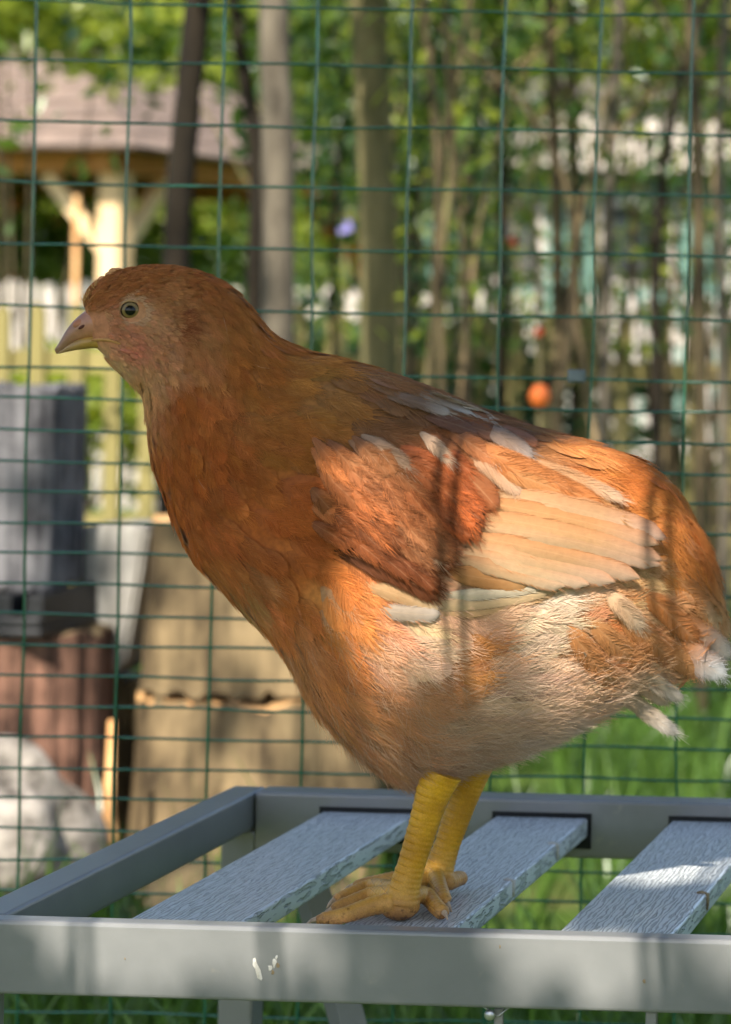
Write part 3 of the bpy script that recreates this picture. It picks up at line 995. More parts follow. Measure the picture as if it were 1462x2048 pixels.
def big_feather(base, tip, w, col, layer, parent, bend=0.0, nbarb=0, off=0.0035, tipcol=None, blunt=0.8, ref=-0.058, fringe=True, flat=False, taper=0.55, crisp=False, inner=None, gain=0.52):
    """one vaned feather lying on the body: base and tip pixels, width in pixels; layer raises it above its neighbours"""
    nt, ncl = 12, 7
    ts = np.linspace(0, 1, nt)
    cs = np.linspace(-1, 1, ncl)
    b, t = np.array(base, float), np.array(tip, float)
    ax = t - b
    ln = np.hypot(*ax)
    nr_ = np.array([-ax[1], ax[0]]) / ln
    V = np.zeros((nt, ncl, 3)); C = np.zeros((nt, ncl, 3)); UV = np.zeros((nt, ncl, 2))
    col = np.array(lin(col)) * math.exp(random.gauss(0, 0.05)) * gain  # gain dims the colour of feathers lying in the sun patch
    tc = np.array(lin(tipcol)) * gain if tipcol else col
    ph = random.random() * 6
    rag = [random.gauss(0, 0.05) for _ in range(nt)]

    def wid(s):
        g = min(1.0, (s / 0.42 + 0.04)) ** taper
        if s > blunt: g *= math.sqrt(max(0.0, 1 - ((s - blunt) / (1 - blunt)) ** 2)) * 0.96 + 0.04
        return g

    def place(s, c):
        q = b + ax * s + nr_ * (bend * ln * 4 * s * (1 - s)) + nr_ * (w * 0.5 * wid(min(s, 1.0)) * c)
        return hl(q[0], q[1], ref)
    ycol = []
    for i, s in enumerate(ts):
        for j, c in enumerate(cs):
            P = place(s, c * (1 + (rag[i] if abs(c) == 1 else 0)))
            V[i, j] = P
            y = surf_y(P[0], P[2])
            V[i, j, 1] = np.nan if y is None else y
            mixf = np.clip((s - 0.62) / 0.3, 0, 1)
            C[i, j] = col * (1 - mixf) + tc * mixf
            if inner: C[i, j] = C[i, j] * (0.5 + 0.5 * c) + (np.array(lin(inner)) * gain * .75 + C[i, j] * .25) * (0.5 - 0.5 * c)
            if crisp and c > .99: C[i, j] *= 0.55  # lower edge painted dark as the shadow line between feathers
            C[i, j] *= 1 + 0.05 * math.sin(ph + 5 * s + 2 * c)
            UV[i, j] = (c, s * ln / max(w, 1.0) * 0.5)
    # follow the body, held straight where the feather runs past it
    yy = V[..., 1]
    good = ~np.isnan(yy)
    rowm = np.array([np.nanmean(yy[i]) if good[i].any() else np.nan for i in range(nt)])
    gi = np.where(~np.isnan(rowm))[0]
    if len(gi) == 0: rowm[:] = ref
    else:
        rowm = np.interp(np.arange(nt), gi, rowm[gi])
    yf = np.where(good, yy, rowm[:, None])
    yf = np.where(np.abs(yf - rowm[:, None]) > 0.012, rowm[:, None] + np.sign(yf - rowm[:, None]) * 0.012, yf)
    if flat:
        A = np.stack([np.ones(nt), ts, ts ** 2], 1)
        k_, *_ = np.linalg.lstsq(A, rowm, rcond=None)
        yf = (A @ k_)[:, None] + (yf - rowm[:, None]) * 0.6
    lift_ = (off + layer * (0.0008 if crisp else 0.0004)) * np.minimum(1, ts * 2.6 + 0.0)[:, None]
    camber = 0.0009 * (cs ** 2)[None, :] * (w / 32)
    V[..., 1] = yf - lift_ + camber
    faces = [(i * ncl + j, (i + 1) * ncl + j, (i + 1) * ncl + j + 1, i * ncl + j + 1) for i in range(nt - 1) for j in range(ncl - 1)]
    o = mesh_obj('feather', V.reshape(-1, 3), faces, MAT['vane_crisp' if crisp else 'vane'], parent, smooth=True)
    color_attr(o.data, np.clip(C.reshape(-1, 3), 0, .95))
    uvl = o.data.uv_layers.new(name='UVMap')
    li = np.zeros(len(o.data.loops), np.int32)
    o.data.loops.foreach_get('vertex_index', li)
    uvl.data.foreach_set('uv', UV.reshape(-1, 2)[li].astype(np.float32).ravel())
    fa = o.data.attributes.new('ft', 'FLOAT', 'POINT')
    fa.data.foreach_set('value', np.repeat(ts, ncl).astype(np.float32))
    if fringe:
        for _ in range(nbarb):
            s = random.uniform(0.3, 0.98); sd = random.choice((-1, 1))
            fi = s * (nt - 1); i0 = min(int(fi), nt - 2); f = fi - i0
            ca, cb_ = (3, 0) if sd < 0 else (3, 6)
            ctr_ = V[i0, ca] * (1 - f) + V[i0 + 1, ca] * f
            edg = V[i0, cb_] * (1 - f) + V[i0 + 1, cb_] * f
            fw = V[min(i0 + 1, nt - 1), 3] - V[max(i0 - 1, 0), 3]
            fw /= np.linalg.norm(fw) + 1e-9
            a0 = random.uniform(0, .5); a1 = random.uniform(.6, 1.05)
            Lb = random.uniform(.004, .010)
            pa = ctr_ + (edg - ctr_) * a0; pb = ctr_ + (edg - ctr_) * a1 + fw * Lb
            up_ = np.array([0, -.0004, 0])
            fringe_p.append(np.stack([pa + (pb - pa) * g + up_ * (1 + g) for g in (0, .33, .66, 1.0)]))
            fringe_c.append(np.clip(C[min(i0 + 1, nt - 1), 3] * math.exp(random.gauss(0.03, .16)), 0, .95))
        nb = int(10 + ln / 5)
        for _ in range(nb):
            s = random.uniform(0.25, 1.0)
            sd = random.choice((-1, 1))
            fi = s * (nt - 1)
            i0 = min(int(fi), nt - 2); f = fi - i0
            edge = V[i0, 0 if sd < 0 else -1] * (1 - f) + V[i0 + 1, 0 if sd < 0 else -1] * f
            inn = V[i0, 2 if sd < 0 else -3] * (1 - f) + V[i0 + 1, 2 if sd < 0 else -3] * f
            fw = V[min(i0 + 1, nt - 1), 3] - V[max(i0 - 1, 0), 3]
            fw /= np.linalg.norm(fw) + 1e-9
            d = (edge - inn)
            dl = np.linalg.norm(d) + 1e-9
            d = d / dl * 0.35 + fw * 1.0
            Lb = random.uniform(0.002, 0.0055)
            p_ = inn * 0.4 + edge * 0.6
            p_ = p_ + np.array([0, -0.0003, 0])
            fringe_p.append(np.stack([p_ + d * Lb * g for g in (0, .33, .66, 1.0)]))
            fringe_c.append(np.clip(C[i0, 0] * random.uniform(.9, 1.2), 0, .95))
    return o


wing = empty('wing', (0, 0, 0), hen)
CR, CR2, RU, RU2, DR = (230, 184, 132), (234, 196, 150), (178, 102, 54), (188, 114, 64), (134, 76, 38)
PW, GW = (240, 224, 206), (214, 208, 204)
BU = (222, 146, 80)
# long flight feathers, the upper ones over the lower
lower = [  # base, tip, width, colour, layer, bend, tip colour
    ((700, 1150), (880, 1206), 36, (226, 178, 126), 1, -.02, (232, 196, 150)),
    ((800, 1215), (1128, 1160), 34, (232, 186, 134), 0, .045, None),
    ((800, 1200), (1112, 1166), 30, (236, 200, 152), 1, .03, None),
    ((850, 1178), (1090, 1160), 26, (242, 222, 190), 2, .02, None),
    ((735, 1200), (884, 1215), 36, (222, 198, 174), 3, .03, (230, 212, 194)),
    ((860, 1120), (1066, 1152), 44, (214, 150, 88), 3, .03, (220, 164, 104)),
]
for b, t, w, c, ly, bd, tc in lower:
    b, t = (b[0], b[1] + 9), (t[0], t[1] + 9)
    big_feather(b, t, w, c, ly, wing, bd, tipcol=tc, off=.003, crisp=(c[0] != 222), gain=.42 if c[0] == 222 else .5)
flight = [
    ((880, 1105), (1132, 1170), 40, CR2, 4, -.01, (240, 214, 180)), ((885, 1092), (1180, 1168), 40, (238, 204, 160), 5, -.015, (240, 212, 182)),
    ((890, 1078), (1232, 1164), 42, CR2, 6, -.02, (242, 212, 184)), ((895, 1064), (1284, 1158), 42, CR, 7, -.03, (240, 208, 178)),
    ((905, 1046), (1328, 1134), 44, CR2, 8, -.035, (238, 204, 178)), ((915, 1025), (1330, 1124), 44, CR, 9, -.035, (238, 200, 172)),
    ((930, 1002), (1322, 1092), 46, (234, 180, 122), 10, -.035, (238, 196, 164)), ((945, 985), (1340, 1082), 50, CR2, 11, -.045, (242, 208, 188)),
]
tert = [((880, 905), (1258, 1046), 50, (222, 150, 88), 11, -.03, (228, 168, 110)), ((890, 895), (1212, 1014), 50, (214, 132, 70), 12, -.02, None),
    ((1010, 915), (1258, 1007), 36, (226, 168, 118), 13, -.03, (234, 192, 156)), ((900, 880), (1150, 985), 50, (214, 134, 74), 12.5, -.02, None), ((930, 890), (1100, 960), 46, (216, 136, 76), 13, -.02, None)]
for b, t, w, c, ly, bd, tc in tert:
    big_feather(b, t, w, c, ly * 1.6, wing, bd, tipcol=tc, off=.004, flat=True, blunt=.7, nbarb=110)
for b, t, w, c, ly, bd, tc in flight:
    big_feather(b, t, w, c, ly, wing, bd, tipcol=tc, off=.004, flat=True, blunt=.86, crisp=True, inner=(216, 138, 78))
coverts = [
    ((850, 880), (998, 1020), 66, RU2, 11, -.03, RU), ((830, 920), (958, 1078), 60, RU, 10, -.03, (180, 100, 52)),
    ((925, 895), (1046, 992), 42, (220, 170, 130), 12, -.03, (226, 182, 146)), ((965, 895), (1054, 962), 36, (206, 172, 146), 13, -.03, (198, 176, 160)),
    ((970, 860), (1070, 918), 36, (186, 154, 132), 14, -.03, (186, 166, 154)), ((905, 870), (1005, 935), 42, (206, 128, 76), 13, -.03, None),
    ((745, 1040), (886, 1126), 40, RU2, 8, -.05, (222, 184, 150)),
    ((690, 1085), (884, 1180), 56, DR, 7, -.05, (132, 74, 36)), ((695, 1112), (880, 1194), 50, (128, 70, 34), 6, -.05, (124, 68, 33)), ((740, 1080), (910, 1134), 46, (144, 80, 42), 7, -.03, None),
]
WC = np.array([(660, 930, 152, 90, 48), (700, 970, 176, 100, 56), (775, 905, 220, 172, 136), (750, 885, 206, 150, 108), (800, 950, 194, 118, 72), (865, 890, 204, 130, 82), (880, 875, 216, 166, 130), (930, 960, 182, 90, 46), (980, 1010, 186, 92, 48), (900, 1000, 178, 92, 50),
               (840, 1000, 194, 114, 68), (780, 1000, 184, 106, 64), (720, 1040, 170, 94, 52), (800, 1080, 172, 92, 50), (870, 1110, 176, 110, 72), (740, 1100, 146, 74, 36), (800, 1150, 128, 62, 29), (860, 1180, 124, 60, 28), (700, 1120, 144, 74, 36), (940, 1070, 182, 90, 46),
               (650, 1050, 160, 88, 42), (620, 980, 158, 90, 42), (620, 1080, 166, 92, 46)], float)


def wing_color(x, y):
    w_ = (((WC[:, :2] - (x, y)) ** 2).sum(1) + 350.0) ** -2.2
    c_ = (w_[:, None] * WC[:, 2:]).sum(0) / w_.sum()
    return (c_[0], c_[1] + 5, c_[2] + 1)


gen = []
for row in range(9):
    for k in range(13):
        bx_ = 585 + row * 36 + k * 3 + random.gauss(0, 9)
        by_ = 872 + k * 22 + row * 3 + random.gauss(0, 8)
        ang = math.radians(30 + 14 * (1 - k / 12) + random.gauss(0, 7))
        ln = random.uniform(84, 150)
        tx, ty = bx_ + math.cos(ang) * ln, by_ + math.sin(ang) * ln
        # inside the outline of the folded wing's fore part
        top = np.interp(tx, [600, 700, 800, 900, 1000], [975, 925, 905, 905, 950])
        bot = np.interp(tx, [600, 700, 760, 880, 900, 950, 990], [1075, 1120, 1150, 1180, 1120, 1070, 1010])
        if not (top < ty < bot) or tx > 985 or bx_ < 612: continue
        gen.append(((bx_, by_), (tx, ty), random.uniform(30, 52), tuple(np.array(wing_color(tx, ty)) * math.exp(random.gauss(0, .11))), 22 - (tx - 600) / 38 - k * .12, -.03, None))
for b, t, w, c, ly, bd, tc in coverts:
    b = (b[0] - (t[0] - b[0]) * .15, b[1] - (t[1] - b[1]) * .15)
    big_feather(b, t, w * 1.1, c, ly, wing, bd, tipcol=tc, off=.004, blunt=.66, taper=.5, nbarb=70)
for b, t, w, c, ly, bd, tc in gen:
    big_feather(b, t, w, c, ly, wing, bd, tipcol=tc, off=float(np.interp(t[0], [650, 780], [.0008, .004])), blunt=.55, taper=.8, nbarb=60, gain=float(np.interp(t[0], [650, 770], [.95, .62])))  # colour gain falls from the shaded shoulder into the sun patch
for b, t, w, c, ly in (((715, 868), (826, 946), 42, (224, 178, 142), 27), ((690, 880), (792, 940), 40, (208, 150, 108), 26), ((835, 862), (902, 926), 32, (228, 188, 154), 27), ((700, 925), (800, 985), 40, (198, 124, 78), 25), ((770, 985), (858, 1050), 38, (204, 132, 84), 24), ((690, 985), (778, 1040), 38, (190, 116, 72), 24)):
    big_feather(b, t, w, c, ly * .62, wing, -.03, off=.0035, blunt=.55, taper=.8, nbarb=60, gain=.56)
backf = [((745, 785), (905, 829), 28, (140, 108, 84), 5, -.03, (184, 168, 152)), ((800, 780), (952, 829), 25, (160, 138, 118), 7, -.04, (204, 194, 184)), ((840, 790), (994, 844), 22, (158, 136, 118), 6, -.04, (202, 194, 186)),
         ((840, 830), (960, 868), 34, (120, 80, 60), 4, -.03, None), ((900, 845), (1020, 880), 34, (128, 84, 60), 4, -.03, None), ((960, 850), (1080, 890), 34, (150, 92, 60), 4, -.03, None)]
for b, t, w, c, ly, bd, tc in backf:
    big_feather(b, t, w, c, ly, wing, bd, tipcol=tc, off=.0045, ref=-.035, blunt=.6, gain=.8, nbarb=26)
# the far wing mirrors the near one
wing2 = empty('wing', (0, 0, 0), hen)
for ch in [c for c in wing.children]:
    o = ch.copy()
    COL.objects.link(o)
    o.parent = wing2
    o.scale = (1, -1, 1)

tail = empty('tail', (0, 0, 0), hen)
OT = (218, 142, 80)
tails = [
    ((1250, 1120), (1478, 1330), 62, OT, 0, .03, (236, 222, 208)), ((1290, 1080), (1468, 1290), 58, OT, 1, -.04, (226, 178, 130)), ((1240, 1180), (1462, 1366), 66, OT, 2, .03, (240, 238, 236)),
    ((1230, 1190), (1416, 1362), 60, (216, 144, 84), 3, .03, (218, 154, 96)), ((1310, 1020), (1452, 1262), 50, (212, 130, 68), 2, -.07, (220, 164, 112)), ((1300, 1110), (1450, 1270), 50, (218, 142, 78), 4, -.04, (234, 196, 150)),
    ((1335, 1000), (1440, 1215), 44, (208, 124, 60), 3, -.09, (214, 152, 100)), ((1210, 1190), (1360, 1330), 58, (218, 146, 86), 5, .02, None), ((1250, 1150), (1400, 1290), 52, (216, 138, 76), 6, -.02, None),
    ((1180, 1240), (1376, 1412), 40, (230, 196, 158), 1, .04, (238, 222, 204)), ((1160, 1290), (1368, 1484), 42, (228, 194, 158), 0, .04, (240, 228, 214)), ((1190, 1270), (1350, 1420), 44, (226, 180, 134), 2, .03, (234, 206, 176)),
    ((1150, 1200), (1300, 1340), 54, (220, 152, 92), 4, .03, None), ((1110, 1200), (1230, 1370), 52, (218, 148, 88), 3, .03, (224, 168, 114)), ((1190, 1160), (1280, 1250), 44, (228, 186, 146), 7, -.02, (232, 200, 166)),
]
for b, t, w, c, ly, bd, tc in tails:
    big_feather(b, t, w, c, ly, tail, bd, tipcol=tc, off=.003, ref=-.025, flat=True, blunt=.74, gain=.55, nbarb=120, taper=.8)
fr = hair_obj('feather_fringe', np.array(fringe_p), np.full(len(fringe_p), .00012), np.array(fringe_c), MAT['barb'], hen)
tag(fr, kind='stuff')

# ---- beak
def loft_part(name, stations, mat, parent, n=20, m=14, power=0.9):
    A = np.array([[*hl(*t)[[0, 2]], *hl(*b)[[0, 2]], w / 1000.0] for t, b, w in stations])
    S = crspline(A, m)
    th = np.linspace(0, 2 * math.pi, n, endpoint=False)
    c, s = np.cos(th), np.sin(th)
    P = np.zeros((m, n, 3))
    P[..., 0] = ((S[:, 0] + S[:, 2]) / 2)[:, None] + ((S[:, 0] - S[:, 2]) / 2)[:, None] * c
    P[..., 2] = ((S[:, 1] + S[:, 3]) / 2)[:, None] + ((S[:, 1] - S[:, 3]) / 2)[:, None] * c
    P[..., 1] = -np.maximum(S[:, 4], .0002)[:, None] * (np.sign(s) * np.abs(s) ** power)
    F = grid_faces(m, n) + [tuple(range(n)), tuple((m - 1) * n + j for j in range(n - 1, -1, -1))]
    return mesh_obj(name, P.reshape(-1, 3), F, mat, parent, smooth=True)


def beak_mat(name, c_edge, c_top, c_tip):
    m = NT(name)
    v = m.coords()
    f = m.noise(v, 160.0, 4.0)
    a = m.n('ShaderNodeAttribute', attribute_name='col')
    c = m.mix(1.0, a.outputs['Color'], m.ramp(f, [(0.3, (.8, .8, .8)), (0.7, (1.1, 1.1, 1.1))]), 'MULTIPLY')
    m.l(c, m.b.inputs['Base Color'])
    m.b.inputs['Roughness'].default_value = 0.38
    m.b.inputs['Subsurface Weight'].default_value = 0.1
    m.b.inputs['Subsurface Radius'].default_value = (.003, .0015, .0008)
    m.bump(f, 0.15, 0.0005)
    return m.m


MAT['beak'] = beak_mat('beak_horn', 0, 0, 0)
up = loft_part('upper_beak', [((196, 606), (242, 688), 9.8), ((165, 626), (206, 678), 7.6), ((147, 642), (172, 679), 5.7), ((132, 661), (147, 687), 4.0), ((119, 684), (127, 700), 2.2), ((109, 699), (113, 708), .5)], MAT['beak'], hen)
lo = loft_part('lower_beak', [((242, 680), (225, 712), 8.0), ((205, 668), (195, 697), 6.0), ((170, 672), (163, 699), 4.6), ((146, 681), (143, 702), 2.9), ((126, 695), (124, 706), 1.3), ((115, 705), (115, 708), .4)], MAT['beak'], hen)
for o, kind in ((up, 0), (lo, 1)):
    me = o.data
    V = np.zeros(len(me.vertices) * 3); me.vertices.foreach_get('co', V); V = V.reshape(-1, 3)
    q = h_px(V)
    horn, pinkb, yel = np.array(lin((150, 112, 88))), np.array(lin((184, 124, 96))), np.array(lin((192, 146, 70)))
    t = np.clip((q[:, 0] - 112) / 75, 0, 1)[:, None]
    if kind == 0:
        c = horn * (1 - t) + pinkb * t
        edge = np.clip((q[:, 1] - (662 + np.abs(q[:, 0] - 190) * .25)) / 8, 0, 1)[:, None] * np.clip((q[:, 0] - 150) / 30, 0, 1)[:, None]
        c = c * (1 - edge * .35) + yel * edge * .35
    else:
        tt = np.clip((q[:, 0] - 120) / 50, 0, 1)[:, None]
        c = np.array(lin((168, 132, 100))) * (1 - tt) + yel * .8 * tt
    color_attr(me, c)
# nostril: a flap and a dark slit
def ellipsoid(name, c, r, rot, mat, parent, useg=16, vseg=10):
    bm = bmesh.new()
    bmesh.ops.create_uvsphere(bm, u_segments=useg, v_segments=vseg, radius=1.0)
    bmesh.ops.scale(bm, verts=bm.verts, vec=r)
    bmesh.ops.rotate(bm, verts=bm.verts, cent=(0, 0, 0), matrix=Matrix.Rotation(rot, 3, 'Y'))
    return bm_obj(name, bm, mat, parent, True, tuple(c))


BVHB = BVHTree.FromObject(up, bpy.context.evaluated_depsgraph_get())


def beak_y(P):
    h = BVHB.ray_cast(Vector((P[0], -0.4, P[2])), Vector((0, 1, 0)))
    return h[0].y if h[0] is not None else -.004


MAT['nostril'] = simple_mat('nostril_dark', lin((70, 36, 26)), lin((92, 50, 38)), 300, rough=0.8, bump=0)
MAT['nose_skin'] = simple_mat('nostril_skin', lin((168, 108, 82)), lin((186, 124, 96)), 300, rough=0.6, bump=0.2, bdist=.0003)
for sgn in (1, -1):
    p = hl(157, 647, -.005); y = beak_y(p)
    ellipsoid('nostril_flap', (p[0], (y + .0006) * sgn, p[2]), (.0034, .0012, .0022), math.radians(-28), MAT['nose_skin'], hen)
    p = hl(166, 653, -.005); y = beak_y(p)
    ellipsoid('nostril', (p[0], (y + .0002) * sgn, p[2]), (.0028, .0006, .0009), math.radians(-33), MAT['nostril'], hen)

MAT['gape'] = simple_mat('gape_skin', lin((176, 122, 72)), lin((194, 142, 86)), 400, rough=0.55, bump=0.3, bdist=.0003)
MAT['wattle'] = simple_mat('wattle_skin', lin((184, 104, 84)), lin((202, 124, 102)), 500, rough=0.65, bump=0.5, bdist=.0005)
for sgn in (1, -1):
    gp = []
    for (qx, qy, rr0) in ((180, 681, .0006), (196, 679, .0009), (214, 679, .0011), (230, 682, .0010), (244, 688, .0006)):
        P = hl(qx, qy, -.009)
        y = min(surf_y(P[0], P[2]) or 0.0, beak_y(P)) - .0004
        gp.append((P[0], y * sgn, P[2], rr0))
    gp = np.array(gp)
    tube('gape', crspline(gp[:, :3], 14), np.interp(np.linspace(0, 4, 14), range(5), gp[:, 3]), MAT['gape'], hen, 8)
    for (qx, qy, ra, rb) in ((262, 703, .0055, .0018), (285, 708, .0040, .0015)):
        P = hl(qx, qy, -.012); y = surf_y(P[0], P[2]) or -.01
        ellipsoid('wattle', (P[0], (y + .0002) * sgn, P[2]), (ra, .0014, rb), math.radians(12), MAT['wattle'], hen)

# low comb on the forehead
MAT['comb'] = simple_mat('comb_skin', lin((188, 128, 84)), lin((206, 152, 96)), 500, rough=0.65, bump=0.4, bdist=.0004)
for k in range(9):
    t = k / 8
    P = hl(176 + 58 * t, 592 - 52 * t ** .75, 0)
    ellipsoid('comb', (P[0], 0, P[2] + .0004), (.0028, .0022, .0016 + .0008 * math.sin(k * 2.1)), math.radians(-40 + 35 * t), MAT['comb'], hen, 10, 8)

# ---- eye
me_ = NT('eye_iris')
vv = me_.coords((1, 1, 1))
sx = me_.n('ShaderNodeSeparateXYZ'); me_.l(vv, sx.inputs[0])
r2 = me_.math('SQRT', me_.math('ADD', me_.math('POWER', sx.outputs[0], 2.0), me_.math('POWER', sx.outputs[2], 2.0)))
rr = me_.math('MULTIPLY', r2, 1 / 0.0061)
nz = me_.noise(vv, 900.0, 3.0)
rr2 = me_.math('ADD', rr, me_.math('MULTIPLY', me_.math('SUBTRACT', nz, 0.5), 0.05))
ci = me_.ramp(rr2, [(0.0, (0.003, 0.003, 0.003)), (0.42, (0.004, 0.004, 0.004)), (0.48, lin((104, 84, 50))), (0.64, lin((132, 110, 66))), (0.74, lin((92, 74, 44))), (0.80, (0.008, 0.007, 0.005))])
me_.l(ci, me_.b.inputs['Base Color'])
me_.b.inputs['Roughness'].default_value = 0.03
me_.b.inputs['Specular IOR Level'].default_value = 0.28
MAT['eye'] = me_.m
MAT['lid'] = simple_mat('eyelid_skin', lin((150, 112, 76)), lin((184, 146, 108)), 500, rough=0.7, bump=0.5, bdist=.0004)
pe = hl(261, 621, -.016)
ye = surf_y(pe[0], pe[2]) or -.015
for sgn in (1, -1):
    eye = ellipsoid('eye', (pe[0], (ye + .0032) * sgn, pe[2]), (.0061, .0056, .0059), 0, MAT['eye'], hen, 32, 20)
    a = np.linspace(0, 2 * math.pi, 28)
    ring = np.stack([np.cos(a) * .0060, np.full(28, -.0028 * sgn), np.sin(a) * .0057], 1)
    ring[:, 1] += sgn * .0009 * np.abs(np.cos(a))
    Vr, Fr = tube_arrays(ring, .0009 + .0002 * np.sin(a * 5), 8, caps=False)
    lid_o = mesh_obj('eyelid', Vr, Fr, MAT['lid'], eye, smooth=True)
# pale stubble of tiny feathers round the eye, and the ear tuft
nst = 1500
aa = rng.uniform(0, 2 * np.pi, nst)
rad = rng.uniform(26, 52, nst)
sp_, sc_ = [], []
for k in range(nst):
    qx, qy = 263 + math.cos(aa[k]) * rad[k] * 1.08, 622 + math.sin(aa[k]) * rad[k] * .85
    P = hl(qx, qy, -.016)
    y = surf_y(P[0], P[2])
    if y is None: continue
    Q = np.array([P[0], y - .0006, P[2]])
    dd = np.array([0.8 + .25 * math.cos(aa[k]), -0.25, -.25 - .15 * math.sin(aa[k]) + random.gauss(0, .25)])
    Ls = random.uniform(.0012, .0030)
    sp_.append(np.stack([Q + dd * Ls * g for g in (0, .33, .66, 1.)]))
    base_c = np.array(lin((196, 152, 116))) if rad[k] < 40 else np.array(lin((190, 138, 98)))
    sc_.append(base_c * math.exp(random.gauss(0, .15)))
for k in range(500):
    qx, qy = 372 + random.gauss(0, 10), 652 + random.gauss(0, 16)
    P = hl(qx, qy, -.018)
    y = surf_y(P[0], P[2])
    if y is None: continue
    Q = np.array([P[0], y - .001, P[2]])
    dd = np.array([0.9, -0.35, random.gauss(-.25, .3)])
    Ls = random.uniform(.003, .006)
    sp_.append(np.stack([Q + dd * Ls * g for g in (0, .33, .66, 1.)]))
    sc_.append(np.array(lin((146, 84, 50))) * math.exp(random.gauss(0, .25)))
# bristles at the base of the beak and on the brow
for k in range(260):
    t = random.random()
    qx, qy = 168 + 30 * t + random.gauss(0, 3), 604 - 40 * t + random.gauss(0, 3)
    P = hl(qx, qy, 0)
    Q = np.array([P[0], random.uniform(-.007, .007), P[2] - .001])
    dd = np.array([-.35 + random.gauss(0, .2), random.gauss(0, .3), .8])
    Ls = random.uniform(.002, .0045)
    sp_.append(np.stack([Q + dd * Ls * g + np.array([.0012, 0, 0]) * g * g for g in (0, .33, .66, 1.)]))
    sc_.append(np.array(lin((206, 160, 100))) * math.exp(random.gauss(0, .2)))
stub = hair_obj('face_bristle', np.array(sp_), np.full(len(sp_), .00013), np.array(sc_), MAT['barb'], hen)
tag(stub, kind='stuff')

# ---- legs and feet
ml = NT('leg_scale')
vl = ml.coords()
sz = ml.n('ShaderNodeSeparateXYZ'); ml.l(vl, sz.inputs[0])
n1 = ml.noise(vl, 90.0, 4.0)
n2 = ml.noise(vl, 420.0, 3.0)
zz = ml.math('ADD', sz.outputs[2], ml.math('MULTIPLY', ml.math('SUBTRACT', n1, .5), .016))
cl_ = ml.ramp(ml.math('MULTIPLY', zz, 10.0), [(0.0, lin((150, 104, 62))), (0.05, lin((190, 138, 78))), (0.16, lin((204, 154, 62))), (0.30, lin((202, 148, 30))), (0.8, lin((208, 154, 22)))])
vo = ml.n('ShaderNodeTexVoronoi', feature='DISTANCE_TO_EDGE')
vo.inputs['Scale'].default_value = 520.0
ml.l(vl, vo.inputs['Vector'])
ed = ml.ramp(vo.outputs['Distance'], [(0.0, (0.62, 0.58, 0.5)), (0.12, (1, 1, 1))])
cl2 = ml.mix(0.4, cl_, ed, 'MULTIPLY')
grime = ml.ramp(ml.math('ADD', n2, ml.math('MULTIPLY', sz.outputs[2], 22.0)), [(0.42, (0.22, 0.16, 0.12)), (0.62, (1, 1, 1))])
cl3 = ml.mix(0.85, cl2, grime, 'MULTIPLY')
geo = ml.n('ShaderNodeNewGeometry')
vt = ml.n('ShaderNodeVectorTransform', vector_type='NORMAL', convert_from='WORLD', convert_to='OBJECT')
ml.l(geo.outputs['Normal'], vt.inputs[0])
sn = ml.n('ShaderNodeSeparateXYZ'); ml.l(vt.outputs[0], sn.inputs[0])
fm = ml.ramp(ml.math('MULTIPLY', sn.outputs[0], -1.0), [(0.15, (0, 0, 0)), (0.6, (1, 1, 1))])
zs = ml.math('ADD', sz.outputs[2], ml.math('MULTIPLY', sz.outputs[0], 0.35))
zs = ml.math('ADD', zs, ml.math('MULTIPLY', ml.math('SUBTRACT', n1, .5), .0025))
fr_ = ml.math('FRACT', ml.math('MULTIPLY', zs, 1 / .0048))
line = ml.ramp(fr_, [(0.0, (0.45, 0.36, 0.26)), (0.13, (1, 1, 1)), (0.75, (1, 1, 1)), (1.0, (1.18, 1.16, 1.12))])
cl4 = ml.mix(ml.math('MULTIPLY', fm, 0.8), cl3, ml.mix(1.0, cl3, line, 'MULTIPLY'))
blot = ml.ramp(ml.noise(vl, 55.0, 5.0), [(0.35, (0.62, 0.55, 0.45)), (0.62, (1.05, 1.05, 1.05))])
cl4 = ml.mix(0.7, cl4, blot, 'MULTIPLY')
ml.l(cl4, ml.b.inputs['Base Color'])
ml.b.inputs['Roughness'].default_value = 0.5
ml.b.inputs['Specular IOR Level'].default_value = 0.35
ml.b.inputs['Subsurface Weight'].default_value = 0.12
ml.b.inputs['Subsurface Radius'].default_value = (.004, .002, .0008)
ml.bump(vo.outputs['Distance'], 0.22, 0.0008)
MAT['leg'] = ml.m
MAT['claw'] = simple_mat('claw_horn', lin((150, 124, 96)), lin((196, 170, 140)), 300, rough=0.4, bump=0.1, bdist=.0003)


def ringed(P, r0, r1, m, period=0.0038, amp=0.085):
    pts = crspline(np.array(P, float), m)
    s = np.concatenate([[0], np.cumsum(np.linalg.norm(np.diff(pts, axis=0), axis=1))])
    t = s / s[-1]
    saw = (s / period) % 1.0
    return pts, (r0 + (r1 - r0) * t) * (1 + amp * (np.sin(saw * 2 * np.pi) * 0.6 + (saw - .5) * .8))


